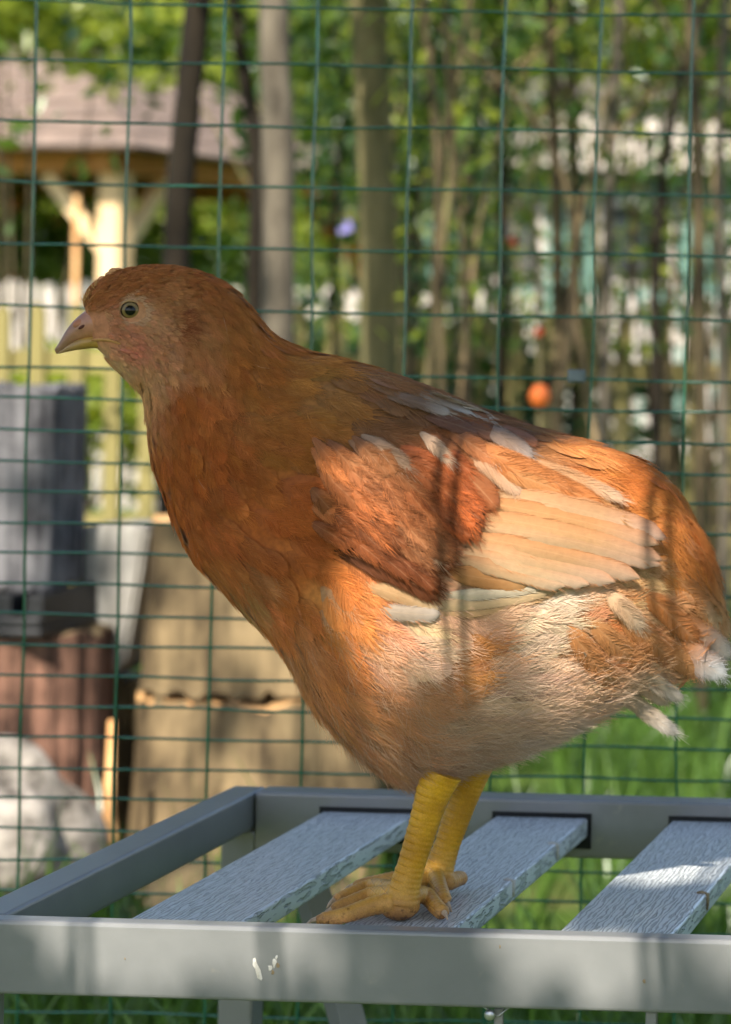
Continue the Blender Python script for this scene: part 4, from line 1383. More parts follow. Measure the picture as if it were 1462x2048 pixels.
def build_leg(shank, pad, toes, r_top, r_mid, r_bot):
    """shank: hen-local points from the hock down; toes: (knuckle points..., tip)"""
    VA, FA = [], []

    def add(pts, r, n=14):
        V, F = tube_arrays(pts, r, n)
        o_ = sum(len(v) for v in VA)
        VA.append(V); FA.extend([tuple(i + o_ for i in f) for f in F])
    sp2 = crspline(np.array(shank, float), 90)
    s = np.concatenate([[0], np.cumsum(np.linalg.norm(np.diff(sp2, axis=0), axis=1))]); t = s / s[-1]
    rad_ = np.interp(t, [0, .35, .7, .88, 1], [r_top, r_mid * 1.06, r_mid * .95, r_mid * 1.06, r_bot])
    saw = (s / .0046) % 1
    V, F = tube_arrays(sp2, rad_, 24)
    Vg = V.reshape(90, 24, 3)
    radial = Vg - sp2[:, None, :]
    rn = radial / np.linalg.norm(radial, axis=-1)[..., None]
    front = np.clip(-rn[..., 0] * .9 - rn[..., 1] * .25, 0, 1) ** 1.2
    side_ = np.clip(rn[..., 0] * .8 - rn[..., 1] * .5, 0, 1) ** 2
    Vg = Vg + rn * (front * (saw[:, None] - .5) * .0008 + side_ * .0003 * np.sin(s / .0031 * 2 * np.pi)[:, None])[..., None]
    VA.append(Vg.reshape(-1, 3)); FA.extend(F)
    bm = bmesh.new(); bmesh.ops.create_icosphere(bm, subdivisions=3, radius=1.0)
    bmesh.ops.scale(bm, verts=bm.verts, vec=(.0112, .0092, .0082))
    bm.verts.ensure_lookup_table()
    o_ = sum(len(v) for v in VA)
    VA.append(np.array([list(v.co) for v in bm.verts]) + np.array(pad))
    FA.extend([tuple(v.index + o_ for v in f.verts) for f in bm.faces])
    bm.free()
    tips = []
    for P, ra, rb in toes:
        pts, rd = ringed(P, ra, rb, 60)
        rd[-6:] *= np.linspace(1, .62, 6)
        add(pts, rd, 14)
        tips.append((pts[-1], pts[-1] - pts[-6], rb))
    tmp = mesh_obj('leg', np.concatenate(VA), FA, MAT['leg'], hen, smooth=True)
    rm = tmp.modifiers.new('remesh', 'REMESH')
    rm.mode = 'VOXEL'; rm.voxel_size = 0.0006; rm.use_smooth_shade = True
    dg = bpy.context.evaluated_depsgraph_get()
    me2 = bpy.data.meshes.new_from_object(tmp.evaluated_get(dg))
    tmp.modifiers.clear()
    tmp.data = me2
    if not me2.materials: me2.materials.append(MAT['leg'])
    for p_, d_, rb in tips:
        d_ = d_ / (np.linalg.norm(d_) + 1e-9)
        q_ = [p_ - d_ * .001 + np.array([0, 0, .0008]), p_ + d_ * .002 + np.array([0, 0, .0007]), p_ + d_ * .004 + np.array([0, 0, -.0002]), p_ + d_ * .0058 + np.array([0, 0, -.0014])]
        tube('claw', crspline(np.array(q_), 10), np.linspace(.0019, .0003, 10), MAT['claw'], tmp, 8)
    return tmp


def on_slat(px, py, z):
    return hl_z(px, py, z)


ny_ = -.033
pad = hl(800, 1818, ny_); pad[2] = .0085
near_leg = build_leg(
    [hl(886, 1545, ny_), hl(866, 1590, ny_), hl(838, 1680, ny_), hl(815, 1755, ny_), hl(803, 1805, ny_)], pad,
    [([pad + (-.004, -.004, .003), on_slat(745, 1812, .010), on_slat(690, 1830, .007), on_slat(632, 1842, .0048)], .0060, .0040),
     ([pad + (-.004, .002, .006), on_slat(745, 1790, .011), on_slat(700, 1806, .008), on_slat(662, 1822, .005)], .0056, .0040),
     ([pad + (-.003, .006, .008), on_slat(745, 1772, .011), on_slat(700, 1788, .008), on_slat(668, 1804, .0055)], .0052, .0038),
     ([pad + (.006, .0, .005), on_slat(850, 1790, .009), on_slat(874, 1815, .0065), on_slat(888, 1828, .005)], .0054, .0044)],
    .0112, .0082, .0102)
fy_ = .030
pad2 = hl(868, 1772, fy_); pad2[2] = .0085
far_leg = build_leg(
    [hl(955, 1520, fy_), hl(938, 1565, fy_), hl(908, 1650, fy_), hl(884, 1720, fy_), hl(872, 1762, fy_)], pad2,
    [([pad2 + (-.004, -.005, .003), on_slat(800, 1780, .010), on_slat(755, 1790, .007), on_slat(715, 1797, .005)], .0058, .0038),
     ([pad2 + (-.004, .003, .004), on_slat(790, 1758, .010), on_slat(745, 1766, .007), on_slat(705, 1775, .005)], .0056, .0038),
     ([pad2 + (.0, -.004, .006), on_slat(880, 1778, .010), on_slat(888, 1798, .007), on_slat(893, 1806, .005)], .0052, .0042),
     ([pad2 + (.006, .002, .004), on_slat(895, 1764, .009), on_slat(914, 1758, .0075), on_slat(925, 1756, .0065)], .0054, .0044)],
    .0108, .0080, .0096)

# ------------------------------------------------------------------ stacked logs and blocks behind the fence
def lump(name, c, r, mat, seed=0, rough=0.12, parent=None, sub=4, squash=None):
    bm = bmesh.new()
    bmesh.ops.create_icosphere(bm, subdivisions=sub, radius=1.0)
    rs = np.random.default_rng(seed)
    k = rs.normal(size=(6, 3)) * 2.2
    ph_ = rs.uniform(0, 6, 6)
    for v in bm.verts:
        d = sum(math.sin(k[i].dot(np.array(v.co)) + ph_[i]) for i in range(6)) / 6
        v.co *= 1 + rough * d * 2
    bmesh.ops.scale(bm, verts=bm.verts, vec=r)
    return bm_obj(name, bm, mat, parent, True, tuple(c))


def log_round(name, base, r, h, mat, seed, mat_end=None, lean=(0, 0), square=0.0, n=90, m=14, bumps=.06, ridges=.03):
    """an upright round of wood with an uneven outline"""
    rs = np.random.default_rng(seed)
    root = empty(name, base)
    a = np.linspace(0, 2 * math.pi, n, endpoint=False)
    ph_ = rs.uniform(0, 6, 5)
    amp = rs.uniform(.3, 1, 5) * bumps
    V = []
    for i in range(m):
        t = i / (m - 1)
        rr_ = 1 + sum(amp[k] * np.sin((k + 2) * a + ph_[k] + t * .6 * (k - 2)) for k in range(5)) / 2
        if square:
            sq = 1 / np.maximum(np.abs(np.cos(a)), np.abs(np.sin(a)))
            rr_ = rr_ * (1 - square) + np.minimum(sq, 1.3) * square
        if i == 0:
            rg = rs.normal(0, 1, n); rg = (rg + np.roll(rg, 1)) / 1.4
        rr_ = rr_ * (1 + rs.normal(0, .004, n) + ridges * rg * .5)
        x = np.cos(a) * r[0] * rr_ + lean[0] * t
        y = np.sin(a) * r[1] * rr_ + lean[1] * t
        z = np.full(n, h * t) + (rs.normal(0, .004, n) if i in (0, m - 1) else 0)
        V.append(np.stack([x, y, z], 1))
    V = np.concatenate(V)
    F = [(i * n + j, i * n + (j + 1) % n, (i + 1) * n + (j + 1) % n, (i + 1) * n + j) for i in range(m - 1) for j in range(n)]
    mesh_obj('bark', V, F, mat, root, smooth=True)
    top = V[-n:]
    c_ = top.mean(0)
    TV = np.vstack([top * .999 + c_ * .001, c_ + (top - c_) * .5 + (0, 0, .001), [c_]])
    TF = [(j, (j + 1) % n, n + (j + 1) % n, n + j) for j in range(n)] + [(n + j, n + (j + 1) % n, 2 * n) for j in range(n)]
    mesh_obj('cut_face', TV, TF, mat_end or mat, root, smooth=True)
    return root


def ctr_at(pxc, py_base, Y):
    p = at(pxc, py_base, Y)
    return p


LY = 3.55
p = at(40, 1740, LY)
st = log_round('chopping_stump', (p[0] - .02, LY + .02, -.02), (.125, .12), at(40, 1262, LY)[2] + .02, MAT['log_red'], 3, MAT['log_tan'], bumps=.1, ridges=.07)
tag(st, 'reddish bark stump carrying the black tray and the grey block', 'stump')
zt_ = at(40, 1262, LY)[2]
zb_ = at(40, 1172, LY)[2]
tray = empty('tray', (p[0] - .02, LY, zt_ + .004))
tag(tray, 'black plastic tray between the reddish stump and the grey block', 'tray')
box('base', -.10, .088, -.11, .11, 0, .012, MAT['black'], tray, .004)
for dx in (-.086, -.03, .03, .074):
    box('rib', dx - .012, dx + .012, -.10, .10, .0125, zb_ - zt_ - .006, MAT['black'], tray, .003)
box('rim', -.097, .085, -.108, -.099, .0125, .028, MAT['black'], tray, .003)
gb = log_round('wooden_block', (at(52, 1100, LY)[0] - .018, LY + .01, zb_ + .001), (.074, .07), at(52, 776, LY)[2] - zb_, MAT['log_grey'], 8, MAT['log_grey'], square=1.0, bumps=.02, ridges=.012)
tag(gb, 'grey weathered square wooden block on top of the stump', 'block')
p = at(30, 1770, 3.3)
stn = lump('pale_stone', (p[0] - .045, 3.38, .07), (.10, .08, .125), MAT['stone'], 9, .34)
tag(stn, 'pale mottled stone lying before the reddish stump', 'stone')
# pale wedge of split wood between stump and logs
def prism(name, pix, Y, depth, mat, parent=None):
    P = [at(x, y, Y) for x, y in pix]
    n = len(P)
    c_ = np.mean(P, 0)
    root_loc = np.array([c_[0], Y, 0])
    V = [p_ - root_loc for p_ in P] + [p_ - root_loc + (0.004, depth, 0) for p_ in P]
    F = [tuple(range(n)), tuple(range(2 * n - 1, n - 1, -1))] + [(i, i + n, (i + 1) % n + n, (i + 1) % n) for i in range(n)]
    bm = bmesh.new()
    vs = [bm.verts.new(v) for v in V]
    for f in F: bm.faces.new([vs[k] for k in f])
    bmesh.ops.recalc_face_normals(bm, faces=bm.faces)
    bmesh.ops.bevel(bm, geom=bm.edges[:], offset=.006, segments=2, affect='EDGES')
    return bm_obj(name, bm, mat, parent, False, tuple(root_loc))


wd = prism('wood_wedge', [(158, 1052), (230, 1046), (296, 1056), (276, 1180), (250, 1330), (205, 1360), (160, 1330)], 3.64, .10, MAT['plank_grey'])
tag(wd, 'pale grey wedge of split wood between the stump and the tan logs', 'firewood')
lg = log_round('split_log', (at(240, 1500, 3.7)[0], 3.74, -.02), (.10, .08), at(230, 1362, 3.66)[2] + .015, MAT['bark_brown'], 33, MAT['log_tan'], bumps=.1)
tag(lg, 'dark brown log under the pale grey wedge', 'log')
# tan logs
p = at(470, 1740, 3.6)
l1 = log_round('split_log', (p[0], 3.66, -.02), (.175, .13), at(470, 1402, 3.6)[2] + .02, MAT['log_tan'], 12, MAT['log_orange'], lean=(.01, .02), bumps=.10, ridges=.012)
tag(l1, 'broad tan log round at the bottom of the pile', 'log')
zl = at(470, 1402, 3.6)[2]
l2 = log_round('split_log', (at(480, 1380, 3.6)[0], 3.67, zl + .012), (.165, .11), at(470, 1046, 3.6)[2] - zl - .012, MAT['log_tan'], 15, MAT['log_orange'], lean=(.018, .0), square=.35, bumps=.05, ridges=.012)
tag(l2, 'upper tan wood block stacked on the broad log', 'log')
p = at(720, 1700, 3.9)
l3 = log_round('split_log', (p[0], 3.95, -.02), (.14, .12), at(700, 1250, 3.9)[2], MAT['bark_brown'], 18, MAT['log_tan'], bumps=.08)
tag(l3, 'brown barked log standing behind the hen breast', 'log')
# loose splinter sticks beside the logs
for i, (x0, y0, x1, y1) in enumerate(((205, 1600, 224, 1440), (232, 1700, 214, 1560))):
    a_, b2 = at(x0, y0, 3.42), at(x1, y1, 3.44)
    a_[2] = -.02
    o = tube('split_stick', [a_, (a_ + b2) / 2 + (.004, 0, 0), b2], [.007, .008, .005], MAT['log_orange'], None, 7)
    tag(o, ('long orange stick of split wood upright by the stump', 'short orange splinter stick leaning beside the pale stone')[i], 'stick', 'orange splinter sticks')
# brown lump of soil and bark below the logs
mound = lump('bark_heap', (at(330, 1720, 3.3)[0], 3.42, -.03), (.30, .16, .075), MAT['bark_brown'], 21, .2)
tag(mound, 'low heap of brown bark before the tan logs', 'heap')

# ------------------------------------------------------------------ picket fences
def picket_fence(name, Y, x0, x1, period, wdt, ztop_, mat, label, style, rails, gap=()):
    root = empty(name, ((x0 + x1) / 2, Y, 0))
    tag(root, label, 'fence')
    cx_ = (x0 + x1) / 2
    me0 = None
    n = int((x1 - x0) / period)
    for k in range(n + 1):
        x = x0 + k * period
        if me0 is None:
            bm = bmesh.new()
            h = wdt / 2
            if style == 'round':
                prof_ = [(-h, -.03), (h, -.03), (h, ztop_ - h)] + [(h * math.cos(a), ztop_ - h + h * math.sin(a)) for a in np.linspace(.3, math.pi - .3, 7)] + [(-h, ztop_ - h)]
            else:
                prof_ = [(-h, -.03), (h, -.03), (h, ztop_ - h * .8), (h * .35, ztop_), (-h * .35, ztop_), (-h, ztop_ - h * .8)]
            lo_ = [bm.verts.new((a, -.01, b)) for a, b in prof_]
            hi_ = [bm.verts.new((a, .01, b)) for a, b in prof_]
            bm.faces.new(lo_); bm.faces.new(hi_[::-1])
            for i in range(len(prof_)):
                j = (i + 1) % len(prof_)
                bm.faces.new((lo_[i], hi_[i], hi_[j], lo_[j]))
            bmesh.ops.recalc_face_normals(bm, faces=bm.faces)
            o = bm_obj('picket', bm, mat, root)
            me0 = o.data
        else:
            o = bpy.data.objects.new('picket', me0)
            COL.objects.link(o); o.parent = root
        o.location = (x - cx_ + random.gauss(0, .002), random.gauss(0, .001), random.gauss(0, .006))
        o.rotation_euler = (0, random.gauss(0, .006), 0)
    for z in rails:
        box('rail', x0 - cx_ - .03, x1 - cx_ + .03, .0135, .045, z - .03, z + .03, mat, root)
    return root


POY = 7.0
xa = at(8, 700, POY)[0]
x0 = xa - .1022 * 14
picket_fence('picket_fence', POY, x0, x0 + .1022 * 62, .1022, .042, at(60, 606, POY)[2], MAT['olive_wood'], 'olive brown weathered picket fence behind the log pile', 'flat', (.22, .68))
PWY = 11.0
xb = at(22, 600, PWY)[0]
picket_fence('picket_fence', PWY, xb - .083 * 12, xb + .083 * 92, .083, .060, at(40, 563, PWY)[2], MAT['white_paint'], 'white round topped picket fence in the sun beyond the olive one', 'round', (.25, at(40, 650, PWY)[2]))

# ------------------------------------------------------------------ gazebo
GYA = 13.5
A = at(230, 500, GYA)
rdir = np.array([A[0], A[1], 0.0]); rdir /= np.linalg.norm(rdir)
pdir = np.array([rdir[1], -rdir[0], 0])
al = math.radians(54.4)
S_ = 2.6
Ld = rdir * math.cos(al) - pdir * math.sin(al)
Rd = rdir * math.sin(al) + pdir * math.cos(al)
gz = empty('gazebo', (A[0], A[1], 0), rz=math.atan2(Rd[1], Rd[0]))
tag(gz, 'wooden gazebo with shingled hip roof and braced posts', 'gazebo')
zb0 = at(230, 345, GYA)[2]
zb1 = at(230, 302, GYA)[2]
# gazebo-local axes: x along Rd, y along Ld
pw = .062


def gbeam(name, a, b, half, mat, parent=gz):
    V, F = tube_arrays([a, b], half * 1.414, 4)
    # square section, faces upright
    a, b = np.array(a, float), np.array(b, float)
    d = (b - a) / np.linalg.norm(b - a)
    up_ = np.array([0, 0, 1.0]) if abs(d[2]) < .9 else np.array([1.0, 0, 0])
    s = np.cross(d, up_); s /= np.linalg.norm(s)
    t = np.cross(s, d)
    V = [p_ + s * half * i + t * half * j for p_ in (a, b) for i, j in ((-1, -1), (1, -1), (1, 1), (-1, 1))]
    F = [(0, 1, 2, 3), (7, 6, 5, 4), (0, 4, 5, 1), (1, 5, 6, 2), (2, 6, 7, 3), (3, 7, 4, 0)]
    return mesh_obj(name, V, F, mat, parent)


for i, (x, y) in enumerate(((0, 0), (S_, 0), (S_, S_), (0, S_))):
    gbeam('post', (x, y, -.05), (x, y, zb0 - .002), pw, MAT['wood_lit'] if i == 0 else MAT['wood_orange'])
    for dx, dy in (((1, 0), (0, 1)), ((-1, 0), (0, 1)), ((-1, 0), (0, -1)), ((1, 0), (0, -1)))[i]:
        gbeam('brace', (x + dx * .05, y + dy * .05, zb0 - .42), (x + dx * .42, y + dy * .42, zb0 - .02), .034, MAT['wood_lit'] if i == 0 else MAT['wood_orange'])
gbeam('post', (.52, .0, -.05), (.52, 0, zb0 - .002), .032, MAT['wood_lit'])
for a, b in (((-.15, 0), (S_ + .15, 0)), ((0, .07), (0, S_ - .07)), ((-.15, S_), (S_ + .15, S_)), ((S_, .07), (S_, S_ - .07))):
    gbeam('beam', (*a, (zb0 + zb1) / 2), (*b, (zb0 + zb1) / 2), (zb1 - zb0) / 2, MAT['wood'])
for k in range(6):
    y = .25 + k * .42
    gbeam('rafter', (-.22, y, zb1 + .02), (S_ / 2, S_ / 2 + (y - S_ / 2) * .15, zb1 + .75), .025, MAT['wood'])
# roof: overlapping shingle courses
ov = .34
apex = np.array([S_ / 2, S_ / 2, zb1 + .86])
cor = [np.array([-ov, -ov, zb1 - .02]), np.array([S_ + ov, -ov, zb1 - .02]), np.array([S_ + ov, S_ + ov, zb1 - .02]), np.array([-ov, S_ + ov, zb1 - .02])]
for i in range(4):
    a, b = cor[i], cor[(i + 1) % 4]
    NR = 9
    for k in range(NR):
        t0_, t1_ = k / NR, (k + 1.25) / NR
        q = [a + (apex - a) * t0_, b + (apex - b) * t0_, b + (apex - b) * min(t1_, .998), a + (apex - a) * min(t1_, .998)]
        nrm_ = np.cross(q[1] - q[0], apex - q[0]); nrm_ /= np.linalg.norm(nrm_)
        if nrm_[2] < 0: nrm_ = -nrm_
        lo_ = [q[0] + nrm_ * .03, q[1] + nrm_ * .03, q[2] + nrm_ * .008, q[3] + nrm_ * .008]
        un = [v - nrm_ * .02 for v in lo_]
        mesh_obj('shingle_course', lo_ + un, [(0, 1, 2, 3), (7, 6, 5, 4), (0, 4, 5, 1), (1, 5, 6, 2), (2, 6, 7, 3), (3, 7, 4, 0)], MAT['roof'], gz)
# thin pole standing before the gazebo
p0_, p1_ = at(150, 640, 9.2), at(153, 392, 9.2)
p0_[2] = -.05
pole = tube('garden_cane', [p0_, (p0_ + p1_) / 2 + (.004, 0, 0), p1_], [.012, .011, .010], MAT['log_orange'], None, 8)
tag(pole, 'thin upright orange cane standing before the gazebo post', 'cane')

# ------------------------------------------------------------------ house behind the thicket
HY = 17.0
hxa, hxb = at(830, 400, HY)[0], at(1900, 400, HY)[0]
hz0, hz1, hz2 = at(1200, 470, HY)[2], at(1200, 345, HY)[2], at(1200, 228, HY)[2]
house = empty('house', ((hxa + hxb) / 2, HY, 0))
tag(house, 'pale house with white eaves and a teal lower wall behind the thicket', 'house')
hw = (hxb - hxa) / 2
box('wall', -hw, hw, 0, 4, -.05, hz1 - .001, MAT['house_teal'], house)
box('fascia', -hw - .2, hw + .2, -.35, -.30, hz1, hz1 + (hz2 - hz1) * .9, MAT['house_wall'], house)
Vr = [(-hw - .25, -.36, hz1 + (hz2 - hz1) * .9 + .002), (hw + .25, -.36, hz1 + (hz2 - hz1) * .9 + .002), (hw + .25, 2.0, hz2 + .45), (-hw - .25, 2.0, hz2 + .45), (hw + .25, 4.3, hz1 + .1), (-hw - .25, 4.3, hz1 + .1)]
mesh_obj('roof', Vr, [(0, 1, 2, 3), (3, 2, 4, 5)], MAT['house_roof'], house)
for k, wx in enumerate((-1.2, -.3, .6, 1.4)):
    w_o = box('window', wx - .28, wx + .28, -.02, -.002, hz0 - .35, hz1 - .18, MAT['white_paint'], house)
    box('pane', wx - .23, wx + .23, -.026, -.0205, hz0 - .30, hz1 - .23, MAT['glass'], w_o)

# small bright things among the bushes
def small_ball(px, py, Y, r, mat, name, label, cat, stretch=1.1):
    c_ = at(px, py, Y)
    root = empty(name, (c_[0], c_[1], 0))
    bm = bmesh.new()
    bmesh.ops.create_icosphere(bm, subdivisions=3, radius=r)
    bmesh.ops.scale(bm, verts=bm.verts, vec=(1, 1, stretch))
    bm_obj('head', bm, mat, root, True, (0, 0, c_[2]))
    tube('stem', [(0, 0, -.03), (.01, 0, c_[2] * .5), (0, 0, c_[2] - r * .6)], [.006, .005, .004], MAT['bark_olive'], root, 6)
    tag(root, label, cat)


small_ball(1080, 794, 5.0, .0205, MAT['orange'], 'garden_ornament', 'orange round ornament on a stem just beyond the wire fence', 'ornament', 1.2)
small_ball(1078, 664, 5.4, .010, MAT['red'], 'red_flower', 'small red bloom above the orange ornament', 'flower')
small_ball(1025, 485, 6.2, .012, MAT['red'], 'red_flower', 'tiny red bloom between two thin trunks high in the thicket', 'flower')
small_ball(880, 536, 6.0, .017, MAT['pink'], 'pink_flower', 'pink bloom beside the olive trunk', 'flower')
small_ball(690, 458, 8.0, .026, MAT['violet'], 'violet_flower', 'violet bloom between the grey trunk and the olive trunk', 'flower')

# ------------------------------------------------------------------ trees and thicket
def trunk_tube(name, pix, Y, r0, r1, mat, parent, loc):
    P = [at(x, y, Y) for x, y in pix]
    P[0][2] = -.05
    # carry the stem on upwards out of the picture
    d = P[-1] - P[-2]
    P.append(P[-1] + d / np.linalg.norm(d) * 0.9 + np.array([.02, .03, .2]))
    P.append(P[-1] + np.array([.05, .02, .9]))
    Q = crspline(np.array(P), 26) - np.array(loc)
    rr_ = np.linspace(r0, r1, 26) * (1 + rng.normal(0, .03, 26))
    return tube(name, Q, rr_, mat, parent, 14), Q + np.array(loc)


def tree(name, label, pix, Y, r0, r1, bark, leafm, nleaf, lsize, crown_c, crown_r, droop=.3, vert=0.0, group=None, clumps=18, limbs=0, extra=None, twigs=0):
    b = at(*pix[0], Y)
    loc = (b[0], b[1], 0.0)
    root = empty(name, loc)
    tag(root, label, 'tree', group)
    tr, Q = trunk_tube('trunk', pix, Y, r0, r1, bark, root, loc)
    C0 = np.array(crown_c); R0 = np.array(crown_r)
    cc = C0 + rng.normal(size=(clumps, 3)) * .5 * R0
    for k in range(limbs):
        i = int(len(Q) * random.uniform(.45, .85))
        e = cc[k % clumps]
        m_ = (Q[i] + e) / 2 + np.array([0, 0, .08])
        tube('limb', crspline(np.array([Q[i], m_, e]), 8) - np.array(loc), np.linspace(r1 * .45, r1 * .12, 8), bark, root, 7)
    for k in range(twigs):
        x0_ = pix[0][0] + random.gauss(0, 90)
        Yt = Y + random.uniform(.1, 1.6)
        a_ = at(x0_, 900, Yt); a_[2] = -.03
        b_ = at(x0_ + random.gauss(0, 110), 420, Yt + .1)
        c_ = at(x0_ + random.gauss(0, 230), -60, Yt + .2)
        tube('stem', crspline(np.array([a_, b_, c_]), 12) - np.array(loc), np.linspace(.007, .003, 12) * random.uniform(.7, 1.5), random.choice((MAT['bark_brown'], MAT['bark_olive'], MAT['bark_dark'], MAT['log_tan'])), root, 6)
    w = rng.integers(0, clumps, nleaf)
    sp = (R0 * .28)
    L = cc[w] + rng.normal(size=(nleaf, 3)) * sp
    if extra is not None: L = np.concatenate([L, extra])
    # keep the crown out of the clearing between camera and fence
    L = L[(L[:, 1] > 2.6)]
    leaf_mesh('crown', L - np.array(loc), lsize, leafm, root, droop=droop, vert=vert)
    return root


def box_points(n, x0, x1, y0, y1, Y0, Y1):
    """points seen inside a pixel box, in a slab of depth"""
    out = np.zeros((n, 3))
    Yv = rng.uniform(Y0, Y1, n); xv = rng.uniform(x0, x1, n); yv = rng.uniform(y0, y1, n)
    for i in range(n): out[i] = at(xv[i], yv[i], Yv[i])
    return out


GR = 'trees of the thicket behind the fence'
tree('thicket_tree', 'dark leaning trunk before the gazebo roof', [(345, 900), (352, 530), (372, 250), (396, 0)], 5.0, .027, .024, MAT['bark_dark'], MAT['leaf_mid'], 900, .06,
     at(430, -260, 5.6), (.7, .5, .5), group=GR, extra=box_points(90, 250, 520, 40, 130, 5.4, 6.2))
tree('thicket_tree', 'straight grey trunk with a pale edge beside the dark leaning one', [(560, 900), (556, 560), (556, 250), (548, 0)], 4.6, .030, .027, MAT['bark_grey'], MAT['leaf_mid'], 700, .055,
     at(600, -300, 5.2), (.7, .5, .5), group=GR, extra=box_points(170, 580, 720, 20, 400, 5.6, 7))
tree('thicket_tree', 'olive barked trunk right of the grey trunk above the hen', [(765, 900), (758, 600), (750, 300), (738, 0)], 5.2, .038, .034, MAT['bark_olive'], MAT['leaf_dark'], 900, .055,
     at(800, -300, 6.0), (.8, .6, .5), group=GR, extra=box_points(420, 600, 900, 20, 640, 6, 8))
tree('thicket_tree', 'dark slim trunk close against the grey trunk', [(505, 900), (508, 600), (512, 300), (470, 0)], 5.6, .018, .014, MAT['bark_dark'], MAT['leaf_mid'], 500, .055,
     at(500, -260, 6.0), (.6, .5, .4), group=GR, extra=box_points(40, 400, 540, 400, 520, 6, 8))
thin = [
    ('brown forked stem leaning above the hen back', [(900, 950), (880, 500), (860, 120), (845, -20)], 4.8, .012, MAT['bark_brown']),
    ('pale brown stem crossing the forked stem', [(850, 900), (870, 500), (905, 180), (945, -10)], 5.0, .011, MAT['bark_brown']),
    ('slim brown stem standing over the hen back', [(955, 950), (935, 620), (915, 400), (900, 200)], 5.0, .012, MAT['bark_brown']),
    ('dark straight stem near the middle of the thicket', [(1010, 950), (1005, 500), (1000, 0)], 6.2, .020, MAT['bark_dark']),
    ('brown trunk over the orange ornament', [(1120, 950), (1115, 500), (1100, 0)], 6.0, .026, MAT['bark_brown']),
    ('leaning grey stem over the metal clip', [(1200, 950), (1215, 500), (1240, 0)], 5.8, .022, MAT['bark_grey']),
    ('dark stem leaning towards the fence corner', [(1340, 1050), (1310, 600), (1350, 200), (1420, -20)], 5.6, .020, MAT['bark_dark']),
    ('grey brown trunk at the picture edge above the tail', [(1405, 1300), (1400, 800), (1395, 300), (1380, 0)], 5.0, .024, MAT['bark_brown']),
    ('pale slim trunk just beyond the hen tail', [(1452, 1300), (1446, 800), (1440, 300), (1450, 0)], 5.4, .018, MAT['bark_grey']),
    ('thin dark stem behind the olive trunk', [(680, 900), (668, 500), (690, 200), (660, 0)], 6.2, .014, MAT['bark_dark']),
    ('thin dark stem between the olive trunk and the forked stem', [(815, 900), (830, 500), (850, 250), (880, 0)], 6.5, .018, MAT['bark_dark']),
    ('wide dark trunk deep in the thicket', [(1160, 950), (1150, 500), (1140, 0)], 7.4, .034, MAT['bark_dark']),
]
for i, (lab, pix, Y, r, bk) in enumerate(thin):
    xm = pix[len(pix) // 2][0]
    ex_n = 170
    ex = np.concatenate([box_points(ex_n // 2, xm - 130, xm + 130, 10, 240, Y + .3, Y + 2), box_points(ex_n, xm - 130, xm + 130, 340, 700, Y + .3, Y + 2.4), box_points(75, xm - 130, xm + 130, 200, 345, Y + .3, Y + 2)])
    tree('thicket_tree', lab, pix, Y, r * .62, r * .42, bk, MAT['leaf_dark'] if i % 3 == 1 else MAT['leaf_mid'] if i % 3 else MAT['leaf_light'], 420, .042, at(xm, -260, Y + .6), (.6, .6, .4), droop=.7, vert=.4, group=GR, extra=ex, limbs=1, twigs=3)


def bush(name, label, pxc, pyc, Y, rpx, rpy, n, size, leafm, group=None, depth=.6, stems=6, cat='bush', droop=.2):
    c = at(pxc, pyc, Y)
    base = (c[0], c[1], 0)
    root = empty(name, base)
    tag(root, label, cat, group)
    rx, rz = rpx / FPX * Y, rpy / FPX * Y
    ncl = 26
    cc = c + rng.normal(size=(ncl, 3)) * np.array([rx, depth, rz]) * .55
    w = rng.integers(0, ncl, n)
    L = cc[w] + rng.normal(size=(n, 3)) * np.array([rx, depth, rz]) * .24
    L = L[(L[:, 2] > .02) & (L[:, 1] > 2.8)]
    leaf_mesh('foliage', L - np.array(base), size, leafm, root, droop=droop)
    for k in range(stems):
        e = cc[k]
        tube('stem', crspline(np.array([[random.gauss(0, .05), random.gauss(0, .05), -.03], (e - np.array(base)) * (.6, .6, .5), e - np.array(base)]), 8), np.linspace(.012, .004, 8), MAT['bark_brown'], root, 6)
    return root


bush('leafy_tree', 'sunlit yellow green tree overhanging the gazebo roof', 70, 5, 10.5, 260, 95, 2300, .085, MAT['leaf_light'], depth=.7, cat='tree')
bush('leafy_tree', 'bright green tree behind the gazebo', 330, 330, 21.0, 420, 220, 3800, .17, MAT['leaf_light'], depth=1.4, cat='tree')
bush('leafy_tree', 'tall green tree behind the gazebo ridge', 480, 30, 22.0, 380, 190, 3800, .19, MAT['leaf_light'], depth=1.6, cat='tree')
bush('leafy_tree', 'dark leafy tree between the grey trunk and the white house', 800, 200, 12.5, 190, 240, 2600, .10, MAT['leaf_dark'], depth=1.2, cat='tree')
bush('leafy_tree', 'broad dark tree rising over the house roof', 1180, 40, 23.0, 420, 150, 4500, .2, MAT['leaf_light'], depth=1.6, cat='tree')
bush('leafy_tree', 'bright hanging foliage at the upper corner above the tail', 1380, 80, 7.0, 150, 120, 1300, .07, MAT['leaf_light'], depth=.5, cat='tree', droop=.9)
bush('shrub', 'dark green shrub under the olive trunk', 690, 700, 9.5, 240, 90, 1500, .08, MAT['leaf_dark'], depth=.7)
bush('shrub', 'dark green shrub behind the orange ornament', 1060, 780, 7.6, 200, 120, 1500, .07, MAT['leaf_dark'], depth=.6)
bush('shrub', 'green shrub low behind the hen tail', 1400, 1000, 8.2, 200, 120, 900, .08, MAT['leaf_mid'], depth=.6)
bush('shrub', 'low shrub under the gazebo beam', 420, 560, 19.2, 260, 60, 1900, .10, MAT['leaf_mid'], depth=.5)
